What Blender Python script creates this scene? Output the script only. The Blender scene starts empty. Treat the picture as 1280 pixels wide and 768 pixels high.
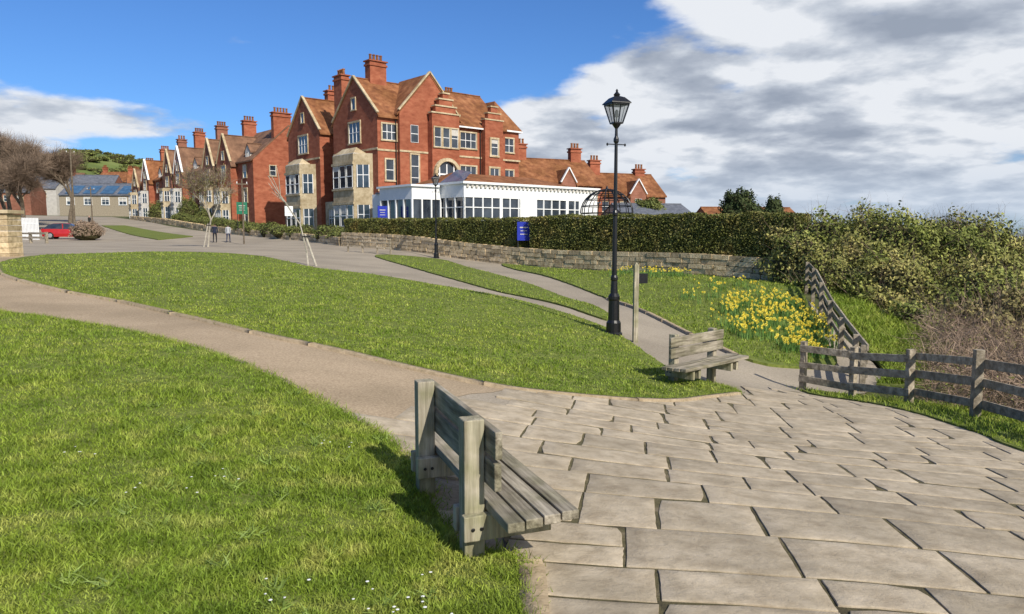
import bpy, bmesh, math, numpy as np, random
from mathutils import Vector, Matrix
from mathutils.geometry import delaunay_2d_cdt
rs=np.random.RandomState(7); random.seed(7)
R=math.radians
# ---------------------------------------------------------------- terrain survey (x,y,z relative to eye height 1.7)
F=914.;pt=math.atan2(94,914);cp,sp=math.cos(pt),math.sin(pt)
def W(u,v,Y):
    d=(v-384)/F; a=cp-d*sp
    return ((u-640)/F/a*Y, Y, (-sp-d*cp)/a*Y)
C=[(0,0,-1.72),(-4,0,-1.6),(4,0,-1.85),(0,-6,-1.65),(-8,-4,-1.4),(8,-4,-2.1)]
for t in [(590,714,4.0),(532,618,5.04),(0,768,3),(0,560,5.5),(0,400,11.5),(300,470,8),(0,347,17),(0,320,25),(300,413,11.3),(200,316,33),(100,360,16),(520,462,9.8),(720,495,9.6),(900,495,11),(870,478,12),(767,420,16.5),(330,322,33),(400,337,28),(470,345,26),(530,355,24.5),(600,367,22),(660,380,20),(545,323,45),(470,322,42),(985,357,30),(850,345,33),(650,330,43),(545,315,49),(640,338,38),(730,375,26),(860,418,19),(930,460,15),(1003,497,14),(1066,500,13.3),(1132,505,12.4),(1217,525,10.3),(1280,565,8),(1000,560,7.8),(1280,768,3.4),(900,768,3.3),(700,602,5.5),(970,440,18),(970,370,25),(1010,365,26),(1100,410,22),(300,305,65),(100,305,50),(450,308,55),(0,305,48),(50,297,75)]:
    C.append(W(*t))
C+=[(12,12,-3.8),(16,20,-4),(20,30,-4),(-13,72,-.2),(5,75,-.5),(20,60,-1.5),(-45,105,1.2),(-60,130,2.2),(-90,100,2),(-100,60,.5),(-40,20,-.6),(-30,0,-1),(0,120,.5),(40,120,-1.5),(-100,200,5),(0,200,3)]
C=np.array(C); C[:,2]+=1.7
cs=2.0
def phi(a,b): return np.sqrt(((a[:,None,:]-b[None,:,:])**2).sum(-1)+cs*cs)
n_=len(C);A=np.zeros((n_+3,n_+3));A[:n_,:n_]=phi(C[:,:2],C[:,:2])-np.eye(n_)*0.15
A[:n_,n_]=1;A[:n_,n_+1:n_+3]=C[:,:2];A[n_:,:n_]=A[:n_,n_:].T
w_=np.linalg.solve(A,np.r_[C[:,2],0,0,0])
def f(x,y):
    x=np.asarray(x,float);y=np.asarray(y,float);sh=x.shape
    q=np.c_[x.ravel(),y.ravel()];r=np.hypot(q[:,0],q[:,1]);q=q*np.minimum(1,170/np.maximum(r,1e-6))[:,None]
    out=np.empty(len(q))
    for i in range(0,len(q),20000):
        k=q[i:i+20000];out[i:i+20000]=phi(k,C[:,:2])@w_[:n_]+w_[n_]+k@w_[n_+1:]
    return out.reshape(sh)
def fz(x,y): return float(f([x],[y])[0])
# ---------------------------------------------------------------- helpers
col=bpy.context.scene.collection
def link(o,parent=None):
    col.objects.link(o)
    if parent: o.parent=parent
    return o
def np_mesh(name,verts,quads=None,tris=None,mat=None,smooth=False):
    me=bpy.data.meshes.new(name);verts=np.asarray(verts,np.float32)
    me.vertices.add(len(verts));me.vertices.foreach_set('co',verts.ravel())
    li=[];st=[];tot=0
    if quads is not None and len(quads):
        q=np.asarray(quads,np.int32);li.append(q.ravel());st.append(np.arange(len(q))*4);tot=len(q)*4
    if tris is not None and len(tris):
        t=np.asarray(tris,np.int32);li.append(t.ravel());st.append(np.arange(len(t))*3+tot)
    li=np.concatenate(li);st=np.concatenate(st)
    me.loops.add(len(li));me.loops.foreach_set('vertex_index',li.astype(np.int32))
    me.polygons.add(len(st));me.polygons.foreach_set('loop_start',st.astype(np.int32))
    me.update(calc_edges=True);me.validate()
    if smooth: me.polygons.foreach_set('use_smooth',np.ones(len(me.polygons),bool))
    if mat: me.materials.append(mat)
    return me
def obj(name,me,parent=None): return link(bpy.data.objects.new(name,me),parent)
def mat(name,c1,c2,scale=5,rough=.9,bump=0,bscale=30,c3=None,island=0,transl=0,detail=4,stretch=(1,1,1),spec=.3,metal=0,big=None,bdist=.02):
    m=bpy.data.materials.new(name);m.use_nodes=True;nt=m.node_tree;N=nt.nodes;L=nt.links
    bs=N['Principled BSDF'];bs.inputs['Roughness'].default_value=rough;bs.inputs['Specular IOR Level'].default_value=spec;bs.inputs['Metallic'].default_value=metal
    tc=N.new('ShaderNodeTexCoord');mp=N.new('ShaderNodeMapping');mp.inputs['Scale'].default_value=stretch;L.new(tc.outputs['Object'],mp.inputs[0])
    no=N.new('ShaderNodeTexNoise');no.inputs['Scale'].default_value=scale;no.inputs['Detail'].default_value=detail;no.inputs['Roughness'].default_value=.62;L.new(mp.outputs[0],no.inputs['Vector'])
    cr=N.new('ShaderNodeValToRGB');e=cr.color_ramp.elements;e[0].position=.33;e[1].position=.68;e[0].color=(*c1,1);e[1].color=(*c2,1)
    if c3: x=e.new(.5);x.color=(*c3,1)
    L.new(no.outputs[0],cr.inputs[0]);out=cr.outputs[0]
    if big:
        n2=N.new('ShaderNodeTexNoise');n2.inputs['Scale'].default_value=big[0];n2.inputs['Detail'].default_value=3;L.new(tc.outputs['Object'],n2.inputs['Vector'])
        r2=N.new('ShaderNodeMapRange');r2.inputs['From Min'].default_value=.38;r2.inputs['From Max'].default_value=.62;L.new(n2.outputs[0],r2.inputs['Value'])
        mx=N.new('ShaderNodeMix');mx.data_type='RGBA';mx.blend_type='MULTIPLY';mx.inputs['B'].default_value=(*big[1],1);L.new(r2.outputs[0],mx.inputs['Factor']);L.new(out,mx.inputs['A']);out=mx.outputs['Result']
    if island:
        ge=N.new('ShaderNodeNewGeometry');mr=N.new('ShaderNodeMapRange');mr.inputs['To Min'].default_value=1-island;mr.inputs['To Max'].default_value=1+island;L.new(ge.outputs['Random Per Island'],mr.inputs['Value'])
        vm=N.new('ShaderNodeVectorMath');vm.operation='SCALE';L.new(out,vm.inputs[0]);L.new(mr.outputs[0],vm.inputs['Scale']);out=vm.outputs[0]
    L.new(out,bs.inputs['Base Color'])
    if bump:
        nb=N.new('ShaderNodeTexNoise');nb.inputs['Scale'].default_value=bscale;nb.inputs['Detail'].default_value=5;L.new(mp.outputs[0],nb.inputs['Vector'])
        bp=N.new('ShaderNodeBump');bp.inputs['Strength'].default_value=bump;bp.inputs['Distance'].default_value=bdist;L.new(nb.outputs[0],bp.inputs['Height']);L.new(bp.outputs[0],bs.inputs['Normal'])
    if transl:
        tr=N.new('ShaderNodeBsdfTranslucent');L.new(out,tr.inputs[0]);ms=N.new('ShaderNodeMixShader');ms.inputs[0].default_value=transl
        L.new(bs.outputs[0],ms.inputs[1]);L.new(tr.outputs[0],ms.inputs[2]);L.new(ms.outputs[0],N['Material Output'].inputs[0])
    return m
M={}
M['grassbase']=mat('grass_soil',(.09,.115,.02),(.22,.235,.06),9,1,.8,60,c3=(.15,.185,.034),big=(.5,(.85,.88,.82)),detail=7)
M['blade']=mat('grass_blades',(.17,.235,.024),(.42,.43,.10),3.5,.6,c3=(.27,.345,.042),island=.42,transl=.25,spec=.25,big=(.8,(.72,.82,.72)),detail=3)
M['land']=mat('rough_land',(.06,.08,.02),(.13,.13,.05),.6,1,.5,3,big=(.05,(.7,.7,.7)))
M['path']=mat('path_gravel',(.30,.22,.14),(.53,.41,.275),38,.95,.5,160,c3=(.42,.32,.21),detail=7,big=(.5,(.76,.76,.74)),bdist=.006)
M['lane']=mat('asphalt_lane',(.28,.235,.175),(.44,.375,.29),26,.95,.4,120,c3=(.36,.305,.23),detail=7,big=(.35,(.80,.80,.80)),bdist=.006)
M['joint']=mat('joint_soil',(.06,.05,.028),(.20,.16,.10),5,1,.5,80,c3=(.11,.095,.045))
M['kerb']=mat('kerb_stone',(.26,.20,.125),(.42,.33,.22),12,.95,.5,40,island=.12)
M['wood']=mat('weathered_wood',(.13,.11,.08),(.43,.38,.295),14,.85,.8,40,c3=(.275,.24,.185),stretch=(.12,1.6,1.6),island=.16,big=(5,(.70,.72,.62)),bdist=.01)
M['woodpost']=mat('weathered_post',(.22,.185,.13),(.52,.46,.35),12,.85,.8,40,c3=(.37,.325,.245),stretch=(1.6,1.6,.12),island=.12,big=(5,(.66,.70,.56)),bdist=.01)
M['fence']=mat('fence_wood',(.16,.13,.09),(.44,.375,.28),9,.9,.6,30,c3=(.29,.245,.18),island=.25)
M['iron']=mat('black_iron',(.006,.006,.007),(.012,.012,.013),20,.35,.1,60,spec=.5)
M['lglass']=mat('lantern_glass',(.2,.23,.24),(.3,.33,.34),6,.1,spec=.6)
M['lglass'].node_tree.nodes['Principled BSDF'].inputs['Alpha'].default_value=.4
M['brick']=mat('red_brick',(.26,.078,.04),(.42,.155,.085),1.3,.9,.3,20,c3=(.35,.112,.06),stretch=(1,1,2.2),detail=8,big=(.25,(.80,.78,.76)))
M['brick2']=mat('brown_brick',(.22,.09,.055),(.34,.15,.10),1.1,.9,.3,20,stretch=(1,1,2),detail=8,big=(.25,(.8,.8,.8)))
M['tile']=mat('clay_tile',(.17,.065,.03),(.36,.165,.075),1.6,.9,.5,10,c3=(.26,.105,.045),detail=8,big=(.5,(.68,.66,.56)))
M['tile2']=mat('old_tile',(.15,.08,.05),(.29,.16,.095),1.4,.9,.5,10,detail=8,big=(.5,(.7,.7,.7)))
M['slate']=mat('slate_roof',(.08,.09,.11),(.16,.17,.2),2,.7)
M['stone']=mat('sandstone',(.40,.315,.19),(.64,.54,.37),2.5,.9,.4,12,detail=7,big=(.6,(.78,.75,.70)))
M['wallstone']=mat('wall_stone',(.36,.265,.14),(.68,.54,.34),5,.95,.8,18,c3=(.53,.41,.25),island=.34,bdist=.03)
M['white']=mat('white_paint',(.74,.75,.75),(.84,.84,.83),2,.5)
M['glass']=mat('window_glass',(.015,.02,.03),(.06,.075,.095),.6,.06,spec=.8)
M['pale']=mat('pale_render',(.44,.42,.38),(.58,.55,.50),1.5,.9)
M['blueglass']=mat('blue_roof_glass',(.04,.09,.16),(.08,.16,.26),1,.1,spec=.8)
M['blue']=mat('sign_blue',(.012,.025,.30),(.02,.04,.40),5,.5)
M['green']=mat('sign_green',(.01,.13,.07),(.02,.18,.1),5,.5)
M['red']=mat('car_red',(.38,.012,.015),(.45,.02,.02),3,.25,spec=.6)
M['black']=mat('rubber',(.012,.012,.012),(.02,.02,.02),20,.8)
M['chrome']=mat('wheel_alloy',(.4,.4,.42),(.5,.5,.52),10,.3,metal=.6)
M['hedge']=mat('hedge_leaves',(.10,.105,.022),(.28,.215,.065),.9,.6,c3=(.155,.16,.038),island=.5,detail=6,big=(3,(.75,.8,.75)))
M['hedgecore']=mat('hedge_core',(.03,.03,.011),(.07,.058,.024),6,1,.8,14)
M['gorse']=mat('bush_leaves',(.15,.175,.035),(.40,.33,.12),.5,.7,c3=(.24,.25,.06),island=.5,detail=6,big=(1.3,(.62,.70,.54)))
M['gorse2']=mat('brown_bush_leaves',(.20,.16,.065),(.40,.30,.15),.7,.7,c3=(.27,.225,.09),island=.5,detail=5,big=(1.3,(.70,.74,.62)))
M['twig']=mat('brown_twigs',(.12,.085,.06),(.30,.22,.16),3,.9,island=.3)
M['bramble']=mat('bramble_stems',(.17,.115,.08),(.38,.28,.20),2,.9,island=.4)
M['bark']=mat('tree_bark',(.09,.07,.05),(.2,.16,.115),6,.9,.5,30)
M['palebark']=mat('pale_bark',(.3,.27,.22),(.5,.46,.38),8,.9,.4,40)
M['conifer']=mat('conifer_leaves',(.025,.045,.015),(.08,.10,.03),.8,.8,island=.5)
M['leafy']=mat('garden_leaves',(.07,.095,.02),(.18,.19,.05),.8,.7,island=.5)
M['dleaf']=mat('daffodil_leaf',(.07,.16,.03),(.15,.26,.06),3,.6,island=.25)
M['dflower']=mat('daffodil_yellow',(.72,.56,.04),(.85,.74,.12),8,.6,island=.12)
M['daisy']=mat('daisy_white',(.75,.75,.7),(.85,.85,.8),8,.7)
M['weed']=mat('weed_leaf',(.12,.18,.03),(.24,.32,.07),6,.6,island=.3)
M['hill']=mat('hill_fields',(.07,.095,.028),(.19,.22,.07),.012,1,c3=(.14,.18,.045),detail=3)
def slabmat():
    m=mat('sandstone_slab',(.36,.29,.20),(.56,.47,.345),6,.9,0,c3=(.465,.385,.275),island=.12,detail=10,big=(1.6,(.80,.80,.79)))
    nt=m.node_tree;N=nt.nodes;L=nt.links;bs=N['Principled BSDF'];tc=N['Texture Coordinate']
    src=bs.inputs['Base Color'].links[0].from_socket
    # lichen / dirt blotches
    n3=N.new('ShaderNodeTexNoise');n3.inputs['Scale'].default_value=11;n3.inputs['Detail'].default_value=8;n3.inputs['Roughness'].default_value=.75;L.new(tc.outputs['Object'],n3.inputs['Vector'])
    r3=N.new('ShaderNodeMapRange');r3.inputs['From Min'].default_value=.54;r3.inputs['From Max'].default_value=.70;r3.inputs['To Max'].default_value=.55;L.new(n3.outputs[0],r3.inputs['Value'])
    mx=N.new('ShaderNodeMix');mx.data_type='RGBA';mx.inputs['B'].default_value=(.24,.20,.14,1);L.new(r3.outputs[0],mx.inputs['Factor']);L.new(src,mx.inputs['A']);L.new(mx.outputs['Result'],bs.inputs['Base Color'])
    # riven surface: soft undulation plus fine pitting
    n1=N.new('ShaderNodeTexNoise');n1.inputs['Scale'].default_value=4.5;n1.inputs['Detail'].default_value=3;n1.inputs['Distortion'].default_value=.8;L.new(tc.outputs['Object'],n1.inputs['Vector'])
    st=N.new('ShaderNodeMath');st.operation='SNAP';st.inputs[1].default_value=.07;L.new(n1.outputs[0],st.inputs[0])
    mm=N.new('ShaderNodeMath');mm.operation='MULTIPLY';mm.inputs[1].default_value=1.6;L.new(st.outputs[0],mm.inputs[0])
    n2=N.new('ShaderNodeTexNoise');n2.inputs['Scale'].default_value=22;n2.inputs['Detail'].default_value=9;n2.inputs['Roughness'].default_value=.72;L.new(tc.outputs['Object'],n2.inputs['Vector'])
    ad=N.new('ShaderNodeMath');ad.operation='ADD';L.new(mm.outputs[0],ad.inputs[0]);L.new(n2.outputs[0],ad.inputs[1])
    bp=N.new('ShaderNodeBump');bp.inputs['Strength'].default_value=.75;bp.inputs['Distance'].default_value=.012;L.new(ad.outputs[0],bp.inputs['Height']);L.new(bp.outputs[0],bs.inputs['Normal'])
    return m
M['slab']=slabmat()

class B:
    def __init__(s): s.d={}
    def add(s,m,vs,fs):
        V,Fc=s.d.setdefault(m,([],[]));o=len(V);V.extend([tuple(v) for v in vs]);Fc.extend([tuple(i+o for i in q) for q in fs])
    def box(s,m,x0,x1,y0,y1,z0,z1):
        s.add(m,[(x0,y0,z0),(x1,y0,z0),(x1,y1,z0),(x0,y1,z0),(x0,y0,z1),(x1,y0,z1),(x1,y1,z1),(x0,y1,z1)],[(0,3,2,1),(4,5,6,7),(0,1,5,4),(1,2,6,5),(2,3,7,6),(3,0,4,7)])
    def beam(s,m,p,q,w,h,up=(0,0,1)):
        p=Vector(p);q=Vector(q);d=(q-p).normalized();sd=d.cross(Vector(up))
        if sd.length<1e-3: sd=d.cross(Vector((1,0,0)))
        sd.normalize();u=sd.cross(d).normalized();a=sd*w/2;b=u*h/2
        s.add(m,[p-a-b,p+a-b,p+a+b,p-a+b,q-a-b,q+a-b,q+a+b,q-a+b],[(0,1,2,3),(7,6,5,4),(0,4,5,1),(1,5,6,2),(2,6,7,3),(3,7,4,0)])
    def cyl(s,m,p,q,r0,r1,n=8,cap=True):
        p=Vector(p);q=Vector(q);d=(q-p).normalized();a=d.cross(Vector((0,0,1)))
        if a.length<1e-3: a=Vector((1,0,0))
        a.normalize();b=d.cross(a);vs=[]
        for c,r in ((p,r0),(q,r1)):
            for i in range(n):
                t=2*math.pi*i/n;vs.append(c+a*r*math.cos(t)+b*r*math.sin(t))
        fs=[(i,(i+1)%n,n+(i+1)%n,n+i) for i in range(n)]
        if cap: fs+=[tuple(range(n))[::-1],tuple(range(n,2*n))]
        s.add(m,vs,fs)
    def lathe(s,m,c,prof,n=16,ph=0):
        vs=[];fs=[]
        for (r,z) in prof:
            for i in range(n):
                t=2*math.pi*i/n+ph;vs.append((c[0]+r*math.cos(t),c[1]+r*math.sin(t),c[2]+z))
        for k in range(len(prof)-1):
            for i in range(n): fs.append((k*n+i,k*n+(i+1)%n,(k+1)*n+(i+1)%n,(k+1)*n+i))
        fs.append(tuple(range(n))[::-1]);fs.append(tuple(range((len(prof)-1)*n,len(prof)*n)))
        s.add(m,vs,fs)
    def slab(s,m,pts,t=.15):
        n=len(pts);vs=[tuple(p) for p in pts]+[(p[0],p[1],p[2]-t) for p in pts]
        s.add(m,vs,[tuple(range(n)),tuple(range(n,2*n))[::-1]]+[(i,n+i,n+(i+1)%n,(i+1)%n) for i in range(n)])
    def finish(s,name,loc=(0,0,0),rot=0,bevel=0,names=None):
        e=bpy.data.objects.new(name,None);link(e);e.location=loc;e.rotation_euler=(0,0,rot)
        for m,(V,Fc) in s.d.items():
            me=bpy.data.meshes.new(m);me.from_pydata(V,[],Fc);me.materials.append(M[m]);me.update()
            o=obj((names or {}).get(m,name+'_'+m),me,e)
            bm=bmesh.new();bm.from_mesh(me);bmesh.ops.recalc_face_normals(bm,faces=bm.faces);bm.to_mesh(me);bm.free()
            if bevel:
                bv=o.modifiers.new('bevel','BEVEL');bv.width=bevel;bv.segments=2;bv.limit_method='ANGLE'
        return e
def inpoly(x,y,poly):
    c=np.zeros(len(x),bool);n=len(poly)
    for i in range(n):
        x1,y1=poly[i];x2,y2=poly[(i+1)%n]
        if y1==y2: continue
        k=((y1>y)!=(y2>y))&(x<(x2-x1)*(y-y1)/(y2-y1)+x1);c^=k
    return c
def resample(poly,step,jit=0,closed=True):
    out=[];n=len(poly);P=[Vector(p) for p in poly]
    for i in range(n if closed else n-1):
        a=P[i];b=P[(i+1)%n]
        p0=P[(i-1)%n] if (closed or i>0) else a; p3=P[(i+2)%n] if (closed or i<n-2) else b
        k=max(1,int((b-a).length/step))
        for j in range(k):
            t=j/k;q=.5*((2*a)+(b-p0)*t+(2*p0-5*a+4*b-p3)*t*t+(3*a-p0-3*b+p3)*t**3)
            if (b-a).length>6: q=a.lerp(b,t)
            out.append((q.x+random.uniform(-jit,jit),q.y+random.uniform(-jit,jit)))
    if not closed: out.append(tuple(poly[-1]))
    return out
def sheet(name,poly,step,off,m,skirt=0,jit=0,estep=None):
    pl=resample(poly,estep or step,jit);xs=[p[0] for p in pl];ys=[p[1] for p in pl]
    gx,gy=np.meshgrid(np.arange(min(xs),max(xs),step),np.arange(min(ys),max(ys),step))
    gx=gx.ravel();gy=gy.ravel();k=inpoly(gx,gy,pl);g=np.c_[gx[k],gy[k]]
    pa=np.array(pl)
    if len(g):
        dm=np.array([np.min(np.hypot(pa[:,0]-a,pa[:,1]-b)) for a,b in g]);g=g[dm>step*.35]
    pts=[Vector(p) for p in pl]+[Vector(p) for p in g.tolist()];n=len(pl)
    r=delaunay_2d_cdt(pts,[],[list(range(n))],1,1e-5)
    V=np.array([(v.x,v.y) for v in r[0]]);z=f(V[:,0],V[:,1])+off
    fs=[list(q) for q in r[2]];vs=np.c_[V,z].tolist()
    if skirt:
        from collections import Counter
        ec=Counter()
        for q in fs:
            for i in range(len(q)): ec[tuple(sorted((q[i],q[(i+1)%len(q)])))]+=1
        low={}
        for e,c in ec.items():
            if c==1:
                for a in e:
                    if a not in low: low[a]=len(vs);v=vs[a];vs.append([v[0],v[1],v[2]-skirt])
                fs.append([e[0],e[1],low[e[1]],low[e[0]]])
    me=bpy.data.meshes.new(name);me.from_pydata(vs,[],fs);me.materials.append(m);me.update()
    return obj(name,me)
# ---------------------------------------------------------------- ground
near=[(-30,-4),(-30,16),(-19,16.6),(-13,14.3),(-8.56,12.15),(-7.45,11.65),(-5.73,10.6),(-4.01,9.3),(-2.55,7.9),(-1.62,6.9),(-1.13,6.3),(-.81,5.65),(-.53,4.75),(-.3,4.15),(.03,3.98),(.06,3.55),(.05,2.5),(.0,1),(-.1,-4)]
mound=[(-14.8,21.15),(-16.56,26.15),(-16.24,32.35),(-14.16,35.05),(-11.21,33.1),(-7.34,27.95),(-4.87,26.15),(-2.95,24.5),(-.97,22.1),(.44,20.15),(1.64,18.6),(2.32,17.3),(2.58,15.55),(2.82,13.4),(2.9,12.3),(3.51,11.9),(3.5,11.3),(2.85,10.65),(2.12,10.0),(.86,9.6),(-.21,9.45),(-1.3,9.8),(-2.41,10.35),(-3.77,11.05),(-5.4,12.4),(-7.6,14.2),(-9.8,15.6),(-12.2,17.6)]
strip=[(-7.4,45),(-3.8,43),(-.72,33),(1.23,28),(2.38,24),(2.75,19.6),(2.5,19.0),(2.1,19.6),(.97,22),(-1.16,26.4),(-3.4,31),(-7.8,42)]
bank=[(-.44,40.5),(2.04,31),(3.42,26),(4.08,21.8),(4.6,19),(5.15,16.4),(6.4,16.3),(8.1,18),(10.3,26),(11.5,30.2),(7.9,34),(.6,41.7)]
verge=[(5.62,14.0),(5.75,12.3),(5.85,10.4),(5.8,8.9),(5.7,7.9),(5.6,4),(5.4,-4),(9,-4),(9,8),(8,13),(6.6,14.1)]
street=[(-53,95),(-50.5,96),(-33,76),(-33.5,69.5)]
asph=[(-34,-5),(6,-5),(6,12),(7.5,15),(9,18),(10.5,28),(0,43),(-12.8,56),(-19,67),(-46,98),(-75,138),(-90,133),(-62,95),(-50,60),(-45,40),(-38,10)]
sheet('asphalt_lane',asph,.7,0,M['lane'])
pathp=[(-34,12),(-19,15),(-8.56,11),(-4.4,8.6),(-2.6,7.2),(-1.7,6.2),(-.9,6.9),(-.6,8.4),(.2,9.9),(-1.3,10.4),(-5.4,13),(-9.8,16.2),(-14.8,21.6),(-16.8,25),(-34,29)]
sheet('footpath',pathp,.5,.006,M['path'],jit=.03,estep=.25)
slabreg=[(-1.45,6.5),(-.75,8.2),(.1,9.8),(3.3,11.4),(4.2,12.4),(5.6,14.1),(6.1,10),(5.9,-3),(-.2,-3),(-.2,4)]
bedreg=[(-.6,6.6),(-.1,8.2),(.6,9.4),(3.4,11.1),(4.3,12.0),(5.5,13.6),(6.0,10),(5.9,-3),(.0,-3),(.0,4)]
sheet('joint_bed',bedreg,.3,.017,M['joint'],jit=.04,estep=.2)
sheet('lawn',near,.4,.037,M['grassbase'],skirt=.08,jit=.015,estep=.15)
sheet('lawn',mound,.5,.045,M['grassbase'],skirt=.09,jit=.02,estep=.2)
sheet('grass_strip',strip,.6,.05,M['grassbase'],skirt=.09,jit=.03,estep=.3)
sheet('grass_bank',bank,.5,.06,M['grassbase'],skirt=.1,jit=.03,estep=.3)
sheet('grass_verge',verge,.4,.05,M['grassbase'],skirt=.1,jit=.03,estep=.2)
sheet('street_grass',street,1.5,.08,M['grassbase'],skirt=.1)
rad=np.r_[0.01,np.geomspace(3,7000,120)];th=np.linspace(0,2*math.pi,161)[:-1]
RR,TT=np.meshgrid(rad,th,indexing='ij');X=RR*np.sin(TT);Y=RR*np.cos(TT)
def sm(t): t=np.clip(t,0,1);return t*t*(3-2*t)
s_=X-(17+.33*np.maximum(Y,0)+.02*np.minimum(Y,0));Z=f(X,Y)-.12-70*sm(s_/70)
Z=np.where(s_>0,np.maximum(Z,-60),Z)
Z[RR>3000]=np.minimum(Z[RR>3000],0)
nr,nt_=RR.shape;idx=np.arange(nr*nt_).reshape(nr,nt_)
q=np.stack([idx[:-1,:],np.roll(idx,-1,1)[:-1,:],np.roll(idx,-1,1)[1:,:],idx[1:,:]],-1).reshape(-1,4)
obj('ground',np_mesh('ground',np.c_[X.ravel(),Y.ravel(),Z.ravel()],quads=q,mat=M['land'],smooth=True))
M['sea']=mat('sea_water',(.02,.06,.09),(.04,.09,.13),.05,.15,.3,.4)
obj('sea',np_mesh('sea',[(-9000,-9000,-45),(9000,-9000,-45),(9000,9000,-45),(-9000,9000,-45)],quads=[(0,1,2,3)],mat=M['sea']))
hx=np.linspace(-1100,100,90);hy=np.linspace(350,1300,50);X,Y=np.meshgrid(hx,hy)
def hillf(X,Y):
    prof=sm((Y-350)/420)*(1-.3*sm((Y-800)/500));return (70+6*np.sin(X*.011)+4*np.sin(X*.03+1))*prof*(1-.75*sm((X/Y+.62)/.5))+3
i=np.arange(X.size).reshape(X.shape)
q=np.stack([i[:-1,:-1],i[:-1,1:],i[1:,1:],i[1:,:-1]],-1).reshape(-1,4)
obj('hill',np_mesh('hill',np.c_[X.ravel(),Y.ravel(),hillf(X,Y).ravel()],quads=q,mat=M['hill'],smooth=True))
def hillz(x,y): return float(hillf(np.array([x]),np.array([y]))[0])
# ---------------------------------------------------------------- slabs
def slabs():
    V=[];Q=[];ang=R(-9);ca,sa=math.cos(ang),math.sin(ang);y=-4
    cells=[]
    while y<16:
        h=random.choice([.42,.5,.58,.66,.76]);x=-6+random.uniform(0,.9)
        while x<10:
            w=random.uniform(.45,1.15)
            if h>.6 and random.random()<.35:
                k=random.uniform(.38,.62);cells+= [(x,y,w,h*k),(x,y+h*k,w,h*(1-k))]
            elif w>.85 and random.random()<.2:
                k=random.uniform(.4,.6);cells+= [(x,y,w*k,h),(x+w*k,y,w*(1-k),h)]
            else: cells.append((x,y,w,h))
            x+=w
        y+=h
    for (x,y,w,h) in cells:
        cx,cy=x+w/2,y+h/2;wx,wy=cx*ca-cy*sa,cx*sa+cy*ca
        if not inpoly(np.array([wx]),np.array([wy]),slabreg)[0]: continue
        g=random.choice([.003,.004,.006,.009]);dz=random.uniform(-.0018,.0022);tx=random.uniform(-.0015,.0015);ty=random.uniform(-.0015,.0015)
        n=6;o=len(V);cc=[(random.uniform(0,.008),random.uniform(0,.008)) for _ in range(4)];sg=[(1,1),(-1,1),(-1,-1),(1,-1)]
        ch=random.randrange(8);top=[]
        for j in range(n+1):
            for i in range(n+1):
                u=i/n;v=j/n
                wts=((1-u)*(1-v),u*(1-v),u*v,(1-u)*v)
                ex=sum(k*c[0]*s[0] for k,c,s in zip(wts,cc,sg));ey=sum(k*c[1]*s[1] for k,c,s in zip(wts,cc,sg))
                if ch<4: ex+=sg[ch][0]*.09*max(0,wts[ch]-.6);ey+=sg[ch][1]*.09*max(0,wts[ch]-.6)
                lx=x+g+(w-2*g)*u+ex;ly=y+g+(h-2*g)*v+ey
                ei=i in(0,n);ej=j in(0,n)
                if ei and not ej: lx+=(1 if i==0 else -1)*random.uniform(0,.007)
                if ej and not ei: ly+=(1 if j==0 else -1)*random.uniform(0,.010)
                top.append((lx*ca-ly*sa,lx*sa+ly*ca,.0245+dz+tx*(u-.5)*2+ty*(v-.5)*2))
        V.extend(top)
        for j in range(n):
            for i in range(n): a=o+j*(n+1)+i;Q.append((a,a+1,a+n+2,a+n+1))
        ring=[i for i in range(n+1)]+[j*(n+1)+n for j in range(1,n+1)]+[n*(n+1)+i for i in range(n-1,-1,-1)]+[j*(n+1) for j in range(n-1,0,-1)]
        ob=len(V)
        for k in ring:
            t=top[k];V.append((t[0],t[1],-.01))
        for k in range(len(ring)):
            k2=(k+1)%len(ring);Q.append((o+ring[k2],o+ring[k],ob+k,ob+k2))
    V=np.array(V);V[:,2]+=f(V[:,0],V[:,1])
    o=obj('stone_paving',np_mesh('stone_paving',V,quads=Q,mat=M['slab']))
    bv=o.modifiers.new('b','BEVEL');bv.width=.003;bv.segments=2;bv.limit_method='ANGLE';bv.angle_limit=R(50)
slabs()
# moss and grass tufts growing in some joints
P=[]
for k in range(260):
    a=R(-9);lx=random.uniform(-.5,6);ly=random.uniform(2,13);
    for j in range(14):
        qx=lx+random.gauss(0,.12);P.append((qx*math.cos(a)-ly*math.sin(a),qx*math.sin(a)+ly*math.cos(a)))
def kerb(line,name='stone_edging',w=.09,h=.05,seg=2.2):
    pl=resample(line,.15,0,False);V=[];Q=[];i=0
    while i<len(pl)-1:
        j=i;L=0;tgt=seg*random.uniform(.5,1.3)
        while j<len(pl)-1 and L<tgt: L+=math.dist(pl[j],pl[j+1]);j+=1
        hh=h+random.uniform(-.006,.004);ww=w*random.uniform(.85,1.15)
        prev=None
        for k in range(i,j+1):
            a=pl[max(k-1,0)];b=pl[min(k+1,len(pl)-1)];d=Vector((b[0]-a[0],b[1]-a[1])).normalized();nn=Vector((-d.y,d.x))
            p=Vector(pl[k])
            if k==i:p=p+d*.004
            if k==j:p=p-d*.004
            z=fz(p.x,p.y);o=len(V);jt=random.uniform(-.006,.006)
            for (s,zz) in ((-ww/2,-.05),(-ww/2,hh),(ww/2,hh),(ww/2,-.05)): V.append((p.x+nn.x*(s+jt),p.y+nn.y*(s+jt),z+zz))
            if prev is not None:
                for e in range(3): Q.append((prev+e,prev+e+1,o+e+1,o+e))
            else: Q.append((o,o+1,o+2,o+3))
            prev=o
        Q.append((prev+3,prev+2,prev+1,prev));i=j
    obj(name,np_mesh(name,V,quads=Q,mat=M['kerb']))
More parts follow.
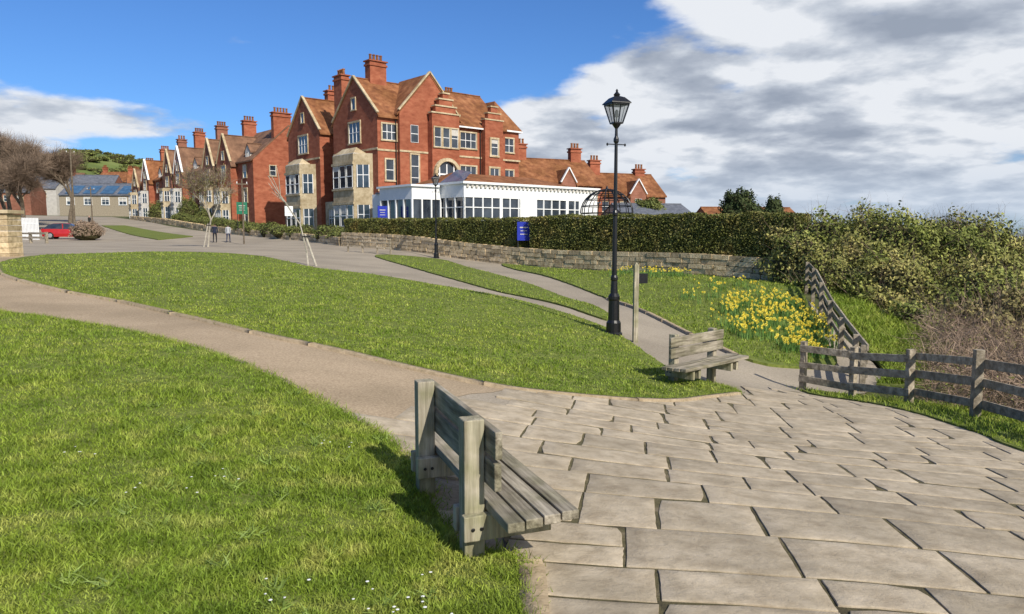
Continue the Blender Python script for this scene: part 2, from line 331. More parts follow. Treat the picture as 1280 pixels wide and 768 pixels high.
kerb([(-19,16.7),(-13,14.4),(-8.56,12.22),(-7.45,11.72),(-5.73,10.67),(-4.01,9.37),(-2.55,7.95),(-1.62,6.93),(-1.13,6.33),(-.81,5.65)],h=.03)
kerb([(.1,3.95),(.11,3.55),(.1,2.5),(.05,1)],h=.045,w=.13,seg=.8)
kerb([(3.52,11.2),(2.87,10.55),(2.14,9.9),(.86,9.5),(-.21,9.35),(-1.3,9.7),(-2.41,10.25),(-3.77,10.95),(-5.4,12.3),(-7.6,14.1),(-9.8,15.5),(-12.2,17.5),(-14.8,21.05)],h=.05,w=.10)
kerb([(3.42,25.9),(4.08,21.7),(4.55,19),(5.1,16.4)],h=.08,w=.12)
# ---------------------------------------------------------------- grass blades
def blades(name,poly,n,r0,r1,hl,wd,m=None,az=(-42,42),off=.045):
    r=r0*(r1/r0)**rs.rand(n)
    t=np.radians(az[0]+(az[1]-az[0])*rs.rand(n));x=r*np.sin(t);y=r*np.cos(t);k=inpoly(x,y,poly);x=x[k];y=y[k];r=r[k];n=len(x)
    sc=np.clip(r/r0,1,None)**.45
    cl=np.sin(x*3.1+np.sin(y*2.3)*2)*np.cos(y*2.7+np.sin(x*1.9)*2)+.8*np.sin(x*9+np.sin(y*7)*2)*np.sin(y*11+np.sin(x*6)*2)
    h=(hl[0]+(hl[1]-hl[0])*rs.rand(n)**1.8)*(1+.38*cl);wd=wd*sc*(.7+.6*rs.rand(n))
    a=rs.rand(n)*6.283;b=rs.rand(n)*6.283;ln=h*(.3+1.0*rs.rand(n))
    z=f(x,y)+off
    dx=np.cos(a)*wd/2;dy=np.sin(a)*wd/2;lx=np.cos(b)*ln;ly=np.sin(b)*ln
    V=np.empty((n,5,3))
    V[:,0]=np.c_[x-dx,y-dy,z-.01];V[:,1]=np.c_[x+dx,y+dy,z-.01]
    V[:,2]=np.c_[x+dx*.8+lx*.35,y+dy*.8+ly*.35,z+h*.6];V[:,3]=np.c_[x-dx*.8+lx*.35,y-dy*.8+ly*.35,z+h*.6]
    V[:,4]=np.c_[x+lx,y+ly,z+h]
    i=np.arange(n)*5
    return obj(name,np_mesh(name,V.reshape(-1,3),quads=np.c_[i,i+1,i+2,i+3],tris=np.c_[i+3,i+2,i+4],mat=m or M['blade']))
blades('lawn_grass',near,360000,1.9,16,(.018,.052),.0048,az=(-43,6),off=.032)
blades('lawn_grass',mound,190000,9,37,(.02,.052),.013,az=(-43,20),off=.04)
blades('bank_grass',bank,45000,16,42,(.04,.10),.02,az=(-3,24))
blades('strip_grass',strip,25000,18,46,(.03,.07),.02,az=(-12,10))
blades('verge_grass',verge,60000,5,16,(.03,.10),.008,az=(20,50))
# ---------------------------------------------------------------- leaf clouds
def leafmesh(name,P,size,m,parent=None,nrm=None):
    n=len(P);d=rs.normal(size=(n,3))
    if nrm is not None: d=d*.6+nrm
    d/=np.linalg.norm(d,axis=1)[:,None]
    a=np.cross(d,rs.normal(size=(n,3)));a/=np.linalg.norm(a,axis=1)[:,None];b=np.cross(d,a)
    s=(size*(.6+.8*rs.rand(n)))[:,None]
    V=np.stack([P-a*s*.9,P-b*s*.45,P+a*s*.9,P+b*s*.45],1).reshape(-1,3);i=np.arange(n)*4
    return obj(name,np_mesh(name,V,quads=np.c_[i,i+1,i+2,i+3],mat=m),parent)
def twigmesh(name,P,D,L,w,m,parent=None,segs=3,bend=.3):
    n=len(P);D=D/np.linalg.norm(D,axis=1)[:,None];sd=np.cross(D,rs.normal(size=(n,3)));sd/=np.linalg.norm(sd,axis=1)[:,None]
    V=[];p=P.copy();d=D.copy();L=np.broadcast_to(L,(n,));
    for k in range(segs+1):
        ww=(w*(1-k/(segs+.3)))
        V.append(p-sd*ww);V.append(p+sd*ww)
        d=d+rs.normal(size=(n,3))*bend;d/=np.linalg.norm(d,axis=1)[:,None];p=p+d*(L/segs)[:,None]
    V=np.stack(V,1).reshape(-1,3);i=np.arange(n)*2*(segs+1);Q=np.concatenate([np.c_[i+2*k,i+2*k+1,i+2*k+3,i+2*k+2] for k in range(segs)])
    return obj(name,np_mesh(name,V,quads=Q,mat=m),parent)
def lump(name,ells,n,size,m,core='hedgecore',twigs=0,tl=.6,tw='twig',coresc=.82,up=.5):
    e=bpy.data.objects.new(name,None);link(e)
    P=[];Nn=[];vol=sum((a[3]*a[4]*a[5])**(2/3) for a in ells)
    for (cx,cy,cz,rx,ry,rz) in ells:
        k=int(n*(rx*ry*rz)**(2/3)/vol);d=rs.normal(size=(k,3));d/=np.linalg.norm(d,axis=1)[:,None];d[:,2]=np.where(d[:,2]<-.3,-d[:,2],d[:,2])
        ph=rs.rand(3)*6
        def bm_(dx,dy,dz): return 1+.10*np.sin(dx*7+ph[0])*np.sin(dy*7+ph[1])+.10*np.sin(dz*9+dx*5+ph[2])
        bmp=bm_(d[:,0],d[:,1],d[:,2])+.08*np.sin(d[:,0]*17+ph[1])*np.sin(d[:,2]*19+ph[0])
        r=bmp*(1-.24*rs.rand(k)**1.5+.06*rs.normal(size=k))
        P.append(np.c_[cx+d[:,0]*rx*r,cy+d[:,1]*ry*r,cz+d[:,2]*rz*r]);Nn.append(d)
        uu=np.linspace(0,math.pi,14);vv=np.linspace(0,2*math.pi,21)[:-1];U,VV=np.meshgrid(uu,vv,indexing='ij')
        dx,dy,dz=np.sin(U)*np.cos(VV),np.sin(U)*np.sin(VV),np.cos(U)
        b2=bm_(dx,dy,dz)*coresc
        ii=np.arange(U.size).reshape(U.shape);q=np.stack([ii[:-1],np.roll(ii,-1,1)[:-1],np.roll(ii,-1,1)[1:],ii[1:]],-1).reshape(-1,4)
        if core: obj('dark_core',np_mesh('core',np.c_[(cx+dx*rx*b2).ravel(),(cy+dy*ry*b2).ravel(),(cz+dz*rz*b2).ravel()],quads=q,mat=M[core],smooth=True),e)  # solid dark blob added inside the leaves so no sky shows through
    P=np.concatenate(P);Nn=np.concatenate(Nn)
    leafmesh('foliage',P,size,M[m],e,nrm=Nn*.8)
    if twigs:
        k=rs.choice(len(P),twigs);D=Nn[k]+np.array([0,0,up])+rs.normal(size=(twigs,3))*.35
        twigmesh('twigs',P[k]-Nn[k]*.2,D,tl*(.5+rs.rand(twigs)),.009,M[tw],e)
    return e
HA=Vector((11.5,30.2));HB=Vector((-12.7,55.2));HL=(HB-HA).length;HD=(HB-HA)/HL;HN=Vector((-HD.y,HD.x))
if HN.y>0: HN=-HN
def hedge(s0,s1,ztop0,ztop1,zb0,zb1,name='clipped_hedge',th=1.3):
    e=bpy.data.objects.new(name,None);link(e);L=s1-s0
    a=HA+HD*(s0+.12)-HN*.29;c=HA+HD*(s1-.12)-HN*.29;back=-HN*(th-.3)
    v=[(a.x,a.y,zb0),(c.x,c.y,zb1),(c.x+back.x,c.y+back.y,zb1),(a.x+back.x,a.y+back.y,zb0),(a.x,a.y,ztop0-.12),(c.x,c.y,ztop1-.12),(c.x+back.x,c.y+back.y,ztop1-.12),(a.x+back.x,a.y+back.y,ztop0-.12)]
    me=bpy.data.meshes.new('core');me.from_pydata(v,[],[(0,1,2,3),(4,5,6,7),(0,1,5,4),(1,2,6,5),(2,3,7,6),(3,0,4,7)]);me.materials.append(M['hedgecore']);obj('dark_core',me,e)  # plain dark box added to fill the hedge behind its leaves
    NR=[]
    def pts(n,kind):
        s=s0+L*rs.rand(n) if kind in('f','t','b') else np.full(n,s0 if kind=='e0' else s1)
        t=(s-s0)/L;zt=ztop0+(ztop1-ztop0)*t;zb=zb0+(zb1-zb0)*t
        if kind=='f': dpt=np.full(n,.15);z=zb+(zt-zb)*rs.rand(n)
        elif kind=='b': dpt=np.full(n,th);z=zb+(zt-zb)*rs.rand(n)
        elif kind=='t': dpt=.15+(th-.15)*rs.rand(n);z=zt.copy()
        else: dpt=.15+(th-.15)*rs.rand(n);z=zb+(zt-zb)*rs.rand(n)
        wv=.07*np.sin(s*1.7+z*2)+.05*np.sin(s*4.1+z*5)+.05*rs.normal(size=n)
        if kind=='f': dpt=dpt+wv
        if kind=='t': z=z+wv*.6
        nn={'f':(HN.x,HN.y,.25),'b':(-HN.x,-HN.y,.2),'t':(0,0,1),'e0':(-HD.x,-HD.y,.2),'e1':(HD.x,HD.y,.2)}[kind]
        NR.append(np.tile(np.array(nn)*.7,(n,1)))
        return np.c_[HA.x+HD.x*s-HN.x*dpt,HA.y+HD.y*s-HN.y*dpt,z]
    den=L/47
    P=[pts(int(80000*den),'f'),pts(int(30000*den),'t'),pts(3000,'e0'),pts(3000,'e1'),pts(int(9000*den),'b')]
    leafmesh('foliage',np.concatenate(P),.055,M['hedge'],e,nrm=np.concatenate(NR))
def wz(s):
    p=HA+HD*s;return fz(p.x,p.y)
sg=HL*.452
zr=1.7+.72
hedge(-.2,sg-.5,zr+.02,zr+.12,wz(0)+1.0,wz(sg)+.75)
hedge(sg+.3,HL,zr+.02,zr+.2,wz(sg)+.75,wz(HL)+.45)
def stonewall(name,pts,hf,th=.4,bl=(.25,.65),bh=.2):
    b=B();pts=[Vector(p) for p in pts]
    for a,c in zip(pts[:-1],pts[1:]):
        L=(c-a).length;d=(c-a)/L;nn=Vector((-d.y,d.x));H=max(hf(0),hf(1))
        nc=int(math.ceil(H/bh))
        for r in range(nc):
            s=random.uniform(-.3,0)
            while s<L:
                w=random.uniform(*bl);s1=min(s+w,L);m_=max(s,0)
                p=a+d*(m_+s1)/2;g=fz(p.x,p.y);t=(m_+s1)/2/L;top=hf(t)
                z0=r*bh-.1;z1=min((r+1)*bh-.02-.1,top)
                if s1-m_>.05 and z1-z0>.05:
                    q0=a+d*(m_+.012);q1=a+d*(s1-.012);o=random.uniform(-.03,.03)
                    b.beam('wallstone',(q0.x+nn.x*o,q0.y+nn.y*o,g+(z0+z1)/2),(q1.x+nn.x*o,q1.y+nn.y*o,g+(z0+z1)/2),th,z1-z0)
                s=s1 if s1<L else L+1
    b.finish(name,names={'wallstone':'blocks'})
stonewall('stone_wall',[HA-HD*.4,HA+HD*sg,HB],lambda t:1.06,th=.35,bh=.23,bl=(.3,.9))
stonewall('stone_wall',[(-12.9,55.5),(-19.2,67),(-44,98),(-62,120)],lambda t:.75,th=.4,bl=(.5,1.2),bh=.25)
# ---------------------------------------------------------------- benches
def bench(loc,rot):
    b=B()
    for x in(-.555,.555):
        b.box('woodpost',x-.056,x+.056,-.06,.058,-.12,.84)
        b.box('woodpost',x+.058,x+.115,-.08,.44,.17,.315)
        b.box('woodpost',x-.115,x-.058,-.08,.44,.17,.315)
        for s in(-1,1):
            for yy in(-.03,.02): b.cyl('iron',(x+s*.115,yy,.24),(x+s*.122,yy,.24),.012,.012,8)
    for i,(y,w) in enumerate([(.065,.095),(.172,.095),(.28,.095),(.388,.1)]):
        b.box('wood',-.95+.01*i,.97-.012*i,y,y+w,.322+.003*i,.375+.003*i)
    b.box('wood',-.74,.78,.063,.105,.655,.81)
    b.box('wood',-.74,.77,.061,.103,.475,.63)
    b.finish('park_bench',loc,rot,bevel=.006,names={'woodpost':'posts_and_supports','wood':'seat_and_back_planks','iron':'bolts'})
for (x,y,r,o) in [(-.42,4.52,-69.6,.0),(3.0,11.95,-137.4,.03)]: bench((x,y,fz(x,y)+o),R(r))
# ---------------------------------------------------------------- lamps
def lamp(x,y,H):
    b=B();k=H/5.48
    b.lathe('iron',(0,0,0),[(.20,-.1),(.20,.06),(.17,.09),(.165,.30),(.13,.36),(.12,.80),(.135,.84),(.135,.90),(.085,.97),(.07,1.25),(.085,1.28),(.085,1.33),(.058,1.38),(.045,2.7),(.062,2.73),(.062,2.78),(.044,2.83),(.036,4.3),(.06,4.34),(.06,4.40),(.035,4.46),(.03,4.62),(.09,4.70),(.10,4.73)],16)
    b.cyl('iron',(-.22,0,4.28),(.22,0,4.28),.012,.012,6)
    for s in(-1,1): b.lathe('iron',(s*.22,0,4.26),[(.006,-.02),(.022,0),(.022,.03),(.006,.05)],8)
    z0,z1=4.74,5.14;r0,r1=.10,.2
    cs4=[(1,1),(-1,1),(-1,-1),(1,-1)]
    for (sx,sy) in cs4: b.beam('iron',(sx*r0,sy*r0,z0),(sx*r1,sy*r1,z1),.026,.026)
    g0,g1=r0-.012,r1-.012
    b.add('lglass',[(sx*g0,sy*g0,z0+.01) for sx,sy in cs4]+[(sx*g1,sy*g1,z1-.01) for sx,sy in cs4],[(0,1,5,4),(1,2,6,5),(2,3,7,6),(3,0,4,7)])
    b.lathe('iron',(0,0,0),[(.02,4.73),(.02,4.86),(.045,4.88),(.04,5.0),(.02,5.03)],8)
    for (i,j) in((0,1),(1,2),(2,3),(3,0)):
        a=cs4[i];c=cs4[j]
        b.beam('iron',(a[0]*r1,a[1]*r1,z1),(c[0]*r1,c[1]*r1,z1),.03,.03);b.beam('iron',(a[0]*r0,a[1]*r0,z0),(c[0]*r0,c[1]*r0,z0),.03,.03)
        mx=(a[0]+c[0])/2;my=(a[1]+c[1])/2;b.beam('iron',(mx*r0*1.02,my*r0*1.02,z0),(mx*r1*1.02,my*r1*1.02,z1),.012,.012)
    q=math.sqrt(2)
    b.lathe('iron',(0,0,0),[(.24*q,z1+.015),(.235*q,z1+.035),(.13*q,z1+.15),(.06*q,z1+.18)],4,ph=math.pi/4)
    b.lathe('iron',(0,0,0),[(.06,z1+.18),(.075,z1+.22),(.04,z1+.26),(.02,z1+.28),(.03,z1+.30),(.008,5.48)],10)
    e=b.finish('street_lamp',(x,y,fz(x,y)),R(20),names={'iron':'post_and_lantern_frame','lglass':'lantern_glass'})
    e.scale=(k,k,k);return e
lamp(2.31,16.5,5.48);lamp(-4.65,45,5.15)
b=B();b.box('woodpost',-.05,.05,-.05,.05,-.1,1.7);b.box('iron',.051,.26,-.012,.012,1.3,1.52);b.lathe('woodpost',(0,0,1.7),[(.07,0),(.01,.06)],4,ph=math.pi/4)
b.finish('footpath_sign_post',(2.72,16.0,fz(2.72,16)),R(8),names={'woodpost':'post','iron':'sign_plate'})
# ---------------------------------------------------------------- fences
def fence(pts,h=1.0,rails=(.25,.55,.85),name='wooden_fence',th=.04,rh=.13,pw=.12,mt='fence'):
    b=B();pp=[Vector(p) for p in pts]
    g=[fz(p.x,p.y) for p in pp]
    for i,p in enumerate(pp):
        hh=h*random.uniform(.97,1.05);d=(pp[min(i+1,len(pp)-1)]-pp[max(i-1,0)]).normalized();l=random.uniform(-.02,.02)
        b.beam(mt,(p.x,p.y,g[i]-.2),(p.x+l,p.y+l,g[i]+hh),pw,pw*.8,up=(d.x,d.y,0))
    for i in range(len(pp)-1):
        a=pp[i];c=pp[i+1];d=(c-a).normalized();n=Vector((d.y,-d.x))*(pw*.42+th/2)
        if n.y>0: n=-n
        for k,r in enumerate(rails):
            j0,j1=random.uniform(-.025,.025),random.uniform(-.025,.025)
            b.beam(mt,(a.x-d.x*.05+n.x,a.y-d.y*.05+n.y,g[i]+r*h+j0),(c.x+d.x*.05+n.x,c.y+d.y*.05+n.y,g[i+1]+r*h+j1),th,rh*random.uniform(.9,1.1))
    return b.finish(name,bevel=.006,names={mt:'posts_and_rails'})
fence([(5.66,14.0),(6.3,13.3),(6.8,12.3),(6.66,10.3),(6.55,8.1),(6.45,5.9),(6.35,3.7)],h=1.0)
st=[(7.2,14.8)]
for k in range(6):
    t=k/5;st.append((7.7+3.2*t,16.2+10.8*t))
fence(st,h=1.0,rails=(.35,.65,.93))
fence([(-10.4,46.5),(-9.4,46.1),(-8.4,45.7),(-7.5,45.3)],h=1.0,rails=(.4,.7,.95),pw=.1,rh=.08)
b=B();p0=Vector((-43.8,68));p1=Vector((-51,70.5))
for k in range(44):
    p=p0.lerp(p1,k/43);z=fz(p.x,p.y);b.box('white',p.x-.045,p.x+.045,p.y-.02,p.y+.02,z,z+2.0)
for r in(.4,1.5): b.beam('white',(p0.x,p0.y+.05,fz(*p0)+r),(p1.x,p1.y+.05,fz(*p1)+r),.04,.09)
b.finish('picket_fence',names={'white':'pickets_and_rails'})
fence([(-33.6,53),(-35.4,54),(-37.2,55),(-39,56)],h=.8,rails=(.5,.9),pw=.18,rh=.14)
b=B();
for r in range(8): b.box('wallstone',-.42+random.uniform(-.01,.01),.42+random.uniform(-.01,.01),-.42,.42,r*.19-.1,r*.19+.08)
b.box('stone',-.5,.5,-.5,.5,1.43,1.55);b.finish('stone_gatepost',(-17.35,25,fz(-17.35,25)),R(5),bevel=.01)
# ---------------------------------------------------------------- buildings
ANG=math.atan2(.655,.755);CX,CY=-13.0,72.0
Rv=Vector((math.cos(ANG),math.sin(ANG)));Lv=Vector((-math.sin(ANG),math.cos(ANG)))
def loc2w(x,y): return Vector((CX,CY))+Rv*x+Lv*y
def fb(b,m,face,c,a0,a1,d0,d1,z0,z1):
    if face=='S': b.box(m,a0,a1,c-d1,c-d0,z0,z1)
    elif face=='W': b.box(m,c-d1,c-d0,a0,a1,z0,z1)
def win(b,face,c,a,z,w,h,nx=2,nz=2,sur=.14,surm='stone',fm='white',fw=.06):
    fb(b,'glass',face,c,a-w/2,a+w/2,.005,.015,z,z+h)
    if sur:
        fb(b,surm,face,c,a-w/2-sur,a-w/2,.0,.10,z,z+h);fb(b,surm,face,c,a+w/2,a+w/2+sur,.0,.10,z,z+h)
        fb(b,surm,face,c,a-w/2-sur-.05,a+w/2+sur+.05,.0,.13,z-sur,z);fb(b,surm,face,c,a-w/2-sur,a+w/2+sur,.0,.12,z+h,z+h+sur)
    for i in range(nx+1):
        q=a-w/2+w*i/nx;q0=max(q-fw/2,a-w/2);q1=min(q+fw/2,a+w/2);fb(b,fm,face,c,q0,q1,.017,.06,z,z+h)
    for j in range(nz+1):
        q=z+h*j/nz;q0=max(q-fw/2,z);q1=min(q+fw/2,z+h);fb(b,fm,face,c,a-w/2,a+w/2,.02,.055,q0,q1)
    if random.random()<.45:
        k=random.uniform(.2,.5);fb(b,'pale',face,c,a-w/2+.03,a+w/2-.03,.0152,.0165,z+h*(1-k),z+h-.03)
def gable(b,x0,x1,y0,y1,z0,ze,zr,axis,wall='brick',roof='tile',o=.3,cop='stone',copends=(1,1)):
    b.box(wall,x0,x1,y0,y1,z0,ze)
    t=.18
    if axis=='x':
        ym=(y0+y1)/2;sl=(zr-ze)/(ym-y0);d=o*sl
        b.slab(roof,[(x0-.05,y0-o,ze-d+t),(x1+.05,y0-o,ze-d+t),(x1+.05,ym,zr+t),(x0-.05,ym,zr+t)],t)
        b.slab(roof,[(x0-.05,y1+o,ze-d+t),(x0-.05,ym,zr+t),(x1+.05,ym,zr+t),(x1+.05,y1+o,ze-d+t)],t)
        for k,xx in enumerate((x0,x1-.3)):
            b.add(wall,[(xx,y0,ze),(xx,y1,ze),(xx,ym,zr),(xx+.3,y0,ze),(xx+.3,y1,ze),(xx+.3,ym,zr)],[(0,1,2),(3,5,4),(0,2,5,3),(1,4,5,2)])
            if cop and copends[k]:
                xc=xx+(.0 if k==0 else .3)
                for yy in(y0-.1,y1+.1): b.beam(cop,(xc,yy,ze+.05+t),(xc,ym,zr+.15+t),.30,.13)
        b.beam(roof,(x0,ym,zr+t+.02),(x1,ym,zr+t+.02),.25,.1)
    else:
        xm=(x0+x1)/2;sl=(zr-ze)/(xm-x0);d=o*sl
        b.slab(roof,[(x0-o,y0-.05,ze-d+t),(xm,y0-.05,zr+t),(xm,y1+.05,zr+t),(x0-o,y1+.05,ze-d+t)],t)
        b.slab(roof,[(x1+o,y0-.05,ze-d+t),(x1+o,y1+.05,ze-d+t),(xm,y1+.05,zr+t),(xm,y0-.05,zr+t)],t)
        for k,yy in enumerate((y0,y1-.3)):
            b.add(wall,[(x0,yy,ze),(x1,yy,ze),(xm,yy,zr),(x0,yy+.3,ze),(x1,yy+.3,ze),(xm,yy+.3,zr)],[(0,1,2),(3,5,4),(0,2,5,3),(1,4,5,2)])
            if cop and copends[k]:
                yc=yy+(.0 if k==0 else .3)
                for xx in(x0-.1,x1+.1): b.beam(cop,(xx,yc,ze+.05+t),(xm,yc,zr+.15+t),.30,.13)
def hip(b,x0,x1,y0,y1,ze,zr,roof='tile',o=.4,inset=None,body=None,z0=0):
    if body: b.box(body,x0,x1,y0,y1,z0,ze)
    X0,X1,Y0,Y1=x0-o,x1+o,y0-o,y1+o;k=inset if inset is not None else min(X1-X0,Y1-Y0)/2
    if X1-X0>=Y1-Y0: r0=(X0+k,(Y0+Y1)/2);r1=(X1-k,(Y0+Y1)/2)
    else: r0=((X0+X1)/2,Y0+k);r1=((X0+X1)/2,Y1-k)
    v=[(X0,Y0,ze),(X1,Y0,ze),(X1,Y1,ze),(X0,Y1,ze),(*r0,zr),(*r1,zr)]
    if X1-X0>=Y1-Y0: fs=[(0,1,5,4),(1,2,5),(2,3,4,5),(3,0,4),(0,3,2,1)]
    else: fs=[(0,1,4),(1,2,5,4),(2,3,5),(3,0,4,5),(0,3,2,1)]
    b.add(roof,v,fs);b.box('white',X0,X1,Y0,Y1,ze-.17,ze-.003)
def chimney(b,x,y,z0,z1,w=1.2,d=.8,pots=3,axis='x',wall='brick'):
    hx,hy=(w/2,d/2) if axis=='x' else (d/2,w/2)
    b.box(wall,x-hx,x+hx,y-hy,y+hy,z0,z1);b.box(wall,x-hx-.1,x+hx+.1,y-hy-.1,y+hy+.1,z1-.45,z1-.25);b.box(wall,x-hx-.14,x+hx+.14,y-hy-.14,y+hy+.14,z1,z1+.12)
    for i in range(pots):
        t=(i+.5)/pots*2-1;px=x+(t*hx*.85 if axis=='x' else 0);py=y+(t*hy*.85 if axis!='x' else 0)
        b.lathe('tile',(px,py,z1+.12),[(.16,0),(.13,.5),(.17,.55),(.15,.65)],8)
def bay(b,face,c,a0,a1,dep,z0,z1,floors,mat_='stone'):
    k=dep*.8
    pts=[(c,a0),(c-dep,a0+k),(c-dep,a1-k),(c,a1)]
    b.add(mat_,[(x,y,z0) for x,y in pts]+[(x,y,z1) for x,y in pts],[(0,1,5,4),(1,2,6,5),(2,3,7,6),(4,5,6,7)])
    for (zz,h) in floors:
        fb(b,mat_,face,c,a0+k*.9,a1-k*.9,dep,dep+.12,zz-.22,zz-.05);fb(b,mat_,face,c,a0+k*.9,a1-k*.9,dep,dep+.12,zz+h+.05,zz+h+.3)
        W_=a1-a0-2*k;nn=3 if W_>2.2 else 2
        for i in range(nn):
            wd=W_/nn-.22;win(b,face,(c-dep),a0+k+W_*(i+.5)/nn,zz,wd,h,1,2,0,fw=.09)
        for s in(0,1):
            P0=Vector(pts[0 if s==0 else 2]);P1=Vector(pts[1 if s==0 else 3]);d=(P1-P0);q0=P0+d*.2;q1=P0+d*.8;nv=Vector((d.y,-d.x)).normalized()
            ctr=Vector(((pts[0][0]+pts[3][0])/2,(pts[0][1]+pts[3][1])/2))
            if nv.dot((q0+q1)/2-ctr)<0: nv=-nv
            q0=q0+nv*.03;q1=q1+nv*.03
            b.beam('glass',(q0.x,q0.y,zz+h/2),(q1.x,q1.y,zz+h/2),.03,h);b.beam('white',(q0.x+nv.x*.03,q0.y+nv.y*.03,zz+h*.55),(q1.x+nv.x*.03,q1.y+nv.y*.03,zz+h*.55),.04,.07)
            for tt in(.2,.5,.8):
                qq=P0+d*tt+nv*.06;b.box('white',qq.x-.035,qq.x+.035,qq.y-.035,qq.y+.035,zz,zz+h)
def hotel():
    b=B();ze=11.6
    gable(b,0,16.2,0,9,-1.5,ze,15.6,'x',copends=(1,0))
    hip(b,14.5,18.4,.2,8.8,ze,15.0,o=.3,inset=2.2,body='brick',z0=-1.5)
    gable(b,2.2,9.4,-.5,5,-1.5,ze+.4,16.0,'y',copends=(1,0))
    b.box('brick',5.5,8.9,-1.3,-.5,-1.5,11.4)
    for (xa,xb,za,zb) in [(5.5,8.9,11.4,12.2),(5.95,8.45,12.2,12.9),(6.4,8.0,12.9,13.6),(6.85,7.55,13.6,14.2)]:
        b.box('brick',xa,xb,-1.3,-.75,za,zb);b.box('stone',xa-.12,xb+.12,-1.4,-.7,zb,zb+.14)
    for i in range(3): win(b,'S',-1.3,6.15+i*1.05,8.9,.8,1.9,1,2,.12)
    b.box('stone',5.6,8.8,-1.52,-1.3,3.6,4.0)
    arc=[(7.2+1.45*math.cos(t),-1.46,6.2+1.45*math.sin(t)) for t in np.linspace(0,math.pi,15)]
    for p,q in zip(arc[:-1],arc[1:]): b.beam('stone',p,q,.34,.4,up=(0,1,0))
    b.box('stone',5.55,5.95,-1.62,-1.3,4.0,6.2);b.box('stone',8.45,8.85,-1.62,-1.3,4.0,6.2)
    ga=[(7.2+1.28*math.cos(t),-1.32,6.2+1.28*math.sin(t)) for t in np.linspace(0,math.pi,15)]
    b.add('glass',ga+[(5.92,-1.32,4.1),(8.48,-1.32,4.1)],[tuple([16]+list(range(15))+[15])])
    for xx in(6.3,7.2,8.1): b.box('white',xx-.06,xx+.06,-1.4,-1.33,4.1,7.2)
    b.box('white',5.95,8.45,-1.41,-1.34,6.1,6.25);b.box('white',5.95,8.45,-1.41,-1.34,5.0,5.1)
    b.box('brick',12.8,15.3,-.7,0,-1.5,11.6)
    for (xa,xb,za,zb) in [(12.8,15.3,11.6,12.3),(13.2,14.9,12.3,13.0),(13.6,14.5,13.0,13.7)]:
        b.box('brick',xa,xb,-.7,-.15,za,zb);b.box('stone',xa-.1,xb+.1,-.78,-.1,zb,zb+.13)
    win(b,'S',-.7,14.05,8.6,.9,1.7,1,2,.2);win(b,'S',-.7,14.05,5.2,1.2,2.0,2,2,.2)
    win(b,'S',0,1.3,9.3,1.6,1.5,3,2,.14);win(b,'S',0,1.3,5.4,.9,2.0,1,2,.14);win(b,'S',0,1.3,1.2,1.0,2.3,1,2,.14)
    win(b,'S',-.5,3.9,4.6,.9,3.4,1,3,.14);win(b,'S',-.5,3.9,9.2,.9,1.7,1,2,.0)
    win(b,'S',-.5,3.3,.9,.9,2.5,1,2,.12);win(b,'S',-.5,4.7,.9,.9,2.5,1,2,.12)
    for z,h in((9.2,1.6),(5.2,2.1)): win(b,'S',0,11.0,z,2.1,h,3,2,.14)
    for z,h in((9.2,1.5),(5.4,1.8)): win(b,'S',.2,16.9,z,1.3,h,2,2,.14)
    for z in(8.2,4.3):
        b.box('stone',-.06,2.2,-.07,-.003,z,z+.18);b.box('stone',2.15,5.5,-.57,-.503,z,z+.18)
    b.box('stone',9.4,12.8,-.07,-.003,8.2,8.38);b.box('stone',15.3,18.4,-.07,-.003,8.2,8.38)
    b.box('white',9.4,12.8,-.42,-.3,11.25,11.4)
    for xx in(2.0,9.7,12.6): b.cyl('black',(xx,-.13,-1),(xx,-.13,11.3),.06,.06,6)
    bay(b,'W',0,1.0,7.6,1.5,-1.5,8.0,[(.9,2.1),(4.7,2.2)])
    hip(b,-1.4,0,2.2,6.4,8.05,8.7,roof='stone',o=.05)
    win(b,'W',0,4.4,9.3,2.2,2.0,3,2,.16);win(b,'W',0,4.5,12.6,.7,1.1,1,1,.12)
    gable(b,2.0,9,9,12.2,-1.5,11.0,14,'y',copends=(0,0))
    b.box('stone',.4,2.0,9.0,12.0,-1.5,3.6);win(b,'W',2.0,10.6,8.4,1.2,1.7,2,2,.14);win(b,'W',2.0,10.6,4.6,1.2,2.1,2,2,.14);win(b,'W',.4,10.5,.8,1.2,2.0,2,2,.1)
    gable(b,0,9,12.2,20.2,-1.5,11.2,15.2,'x',copends=(1,1))
    bay(b,'W',0,13.3,19.2,1.4,-1.5,7.8,[(.9,2.0),(4.6,2.1)])
    hip(b,-1.3,0,14.6,18.0,7.85,8.5,roof='stone',o=.05)
    win(b,'W',0,16.2,9.2,2.2,1.9,3,2,.16);win(b,'W',0,16.2,12.6,.6,1,1,1,.12)
    b.box('stone',-.07,-.003,0,9,8.3,8.5);b.box('stone',-.07,-.003,12.2,20.2,8.3,8.5)
    chimney(b,2.6,4.5,13,17.6,1.9,1.0,4,'x');chimney(b,1.4,9.6,11,16.8,1.7,.9,4,'y');chimney(b,6.5,20.0,11,17.2,3.2,.9,6,'x');chimney(b,14,7.5,13,16.2,1.3,.8,3)
    p=loc2w(0,0);b.finish('brick_hotel',(p.x,p.y,1.35),ANG,names={'brick':'walls','tile':'roof','stone':'stone_trim','glass':'window_panes','white':'window_frames','black':'downpipes','pale':'blinds'})
hotel()
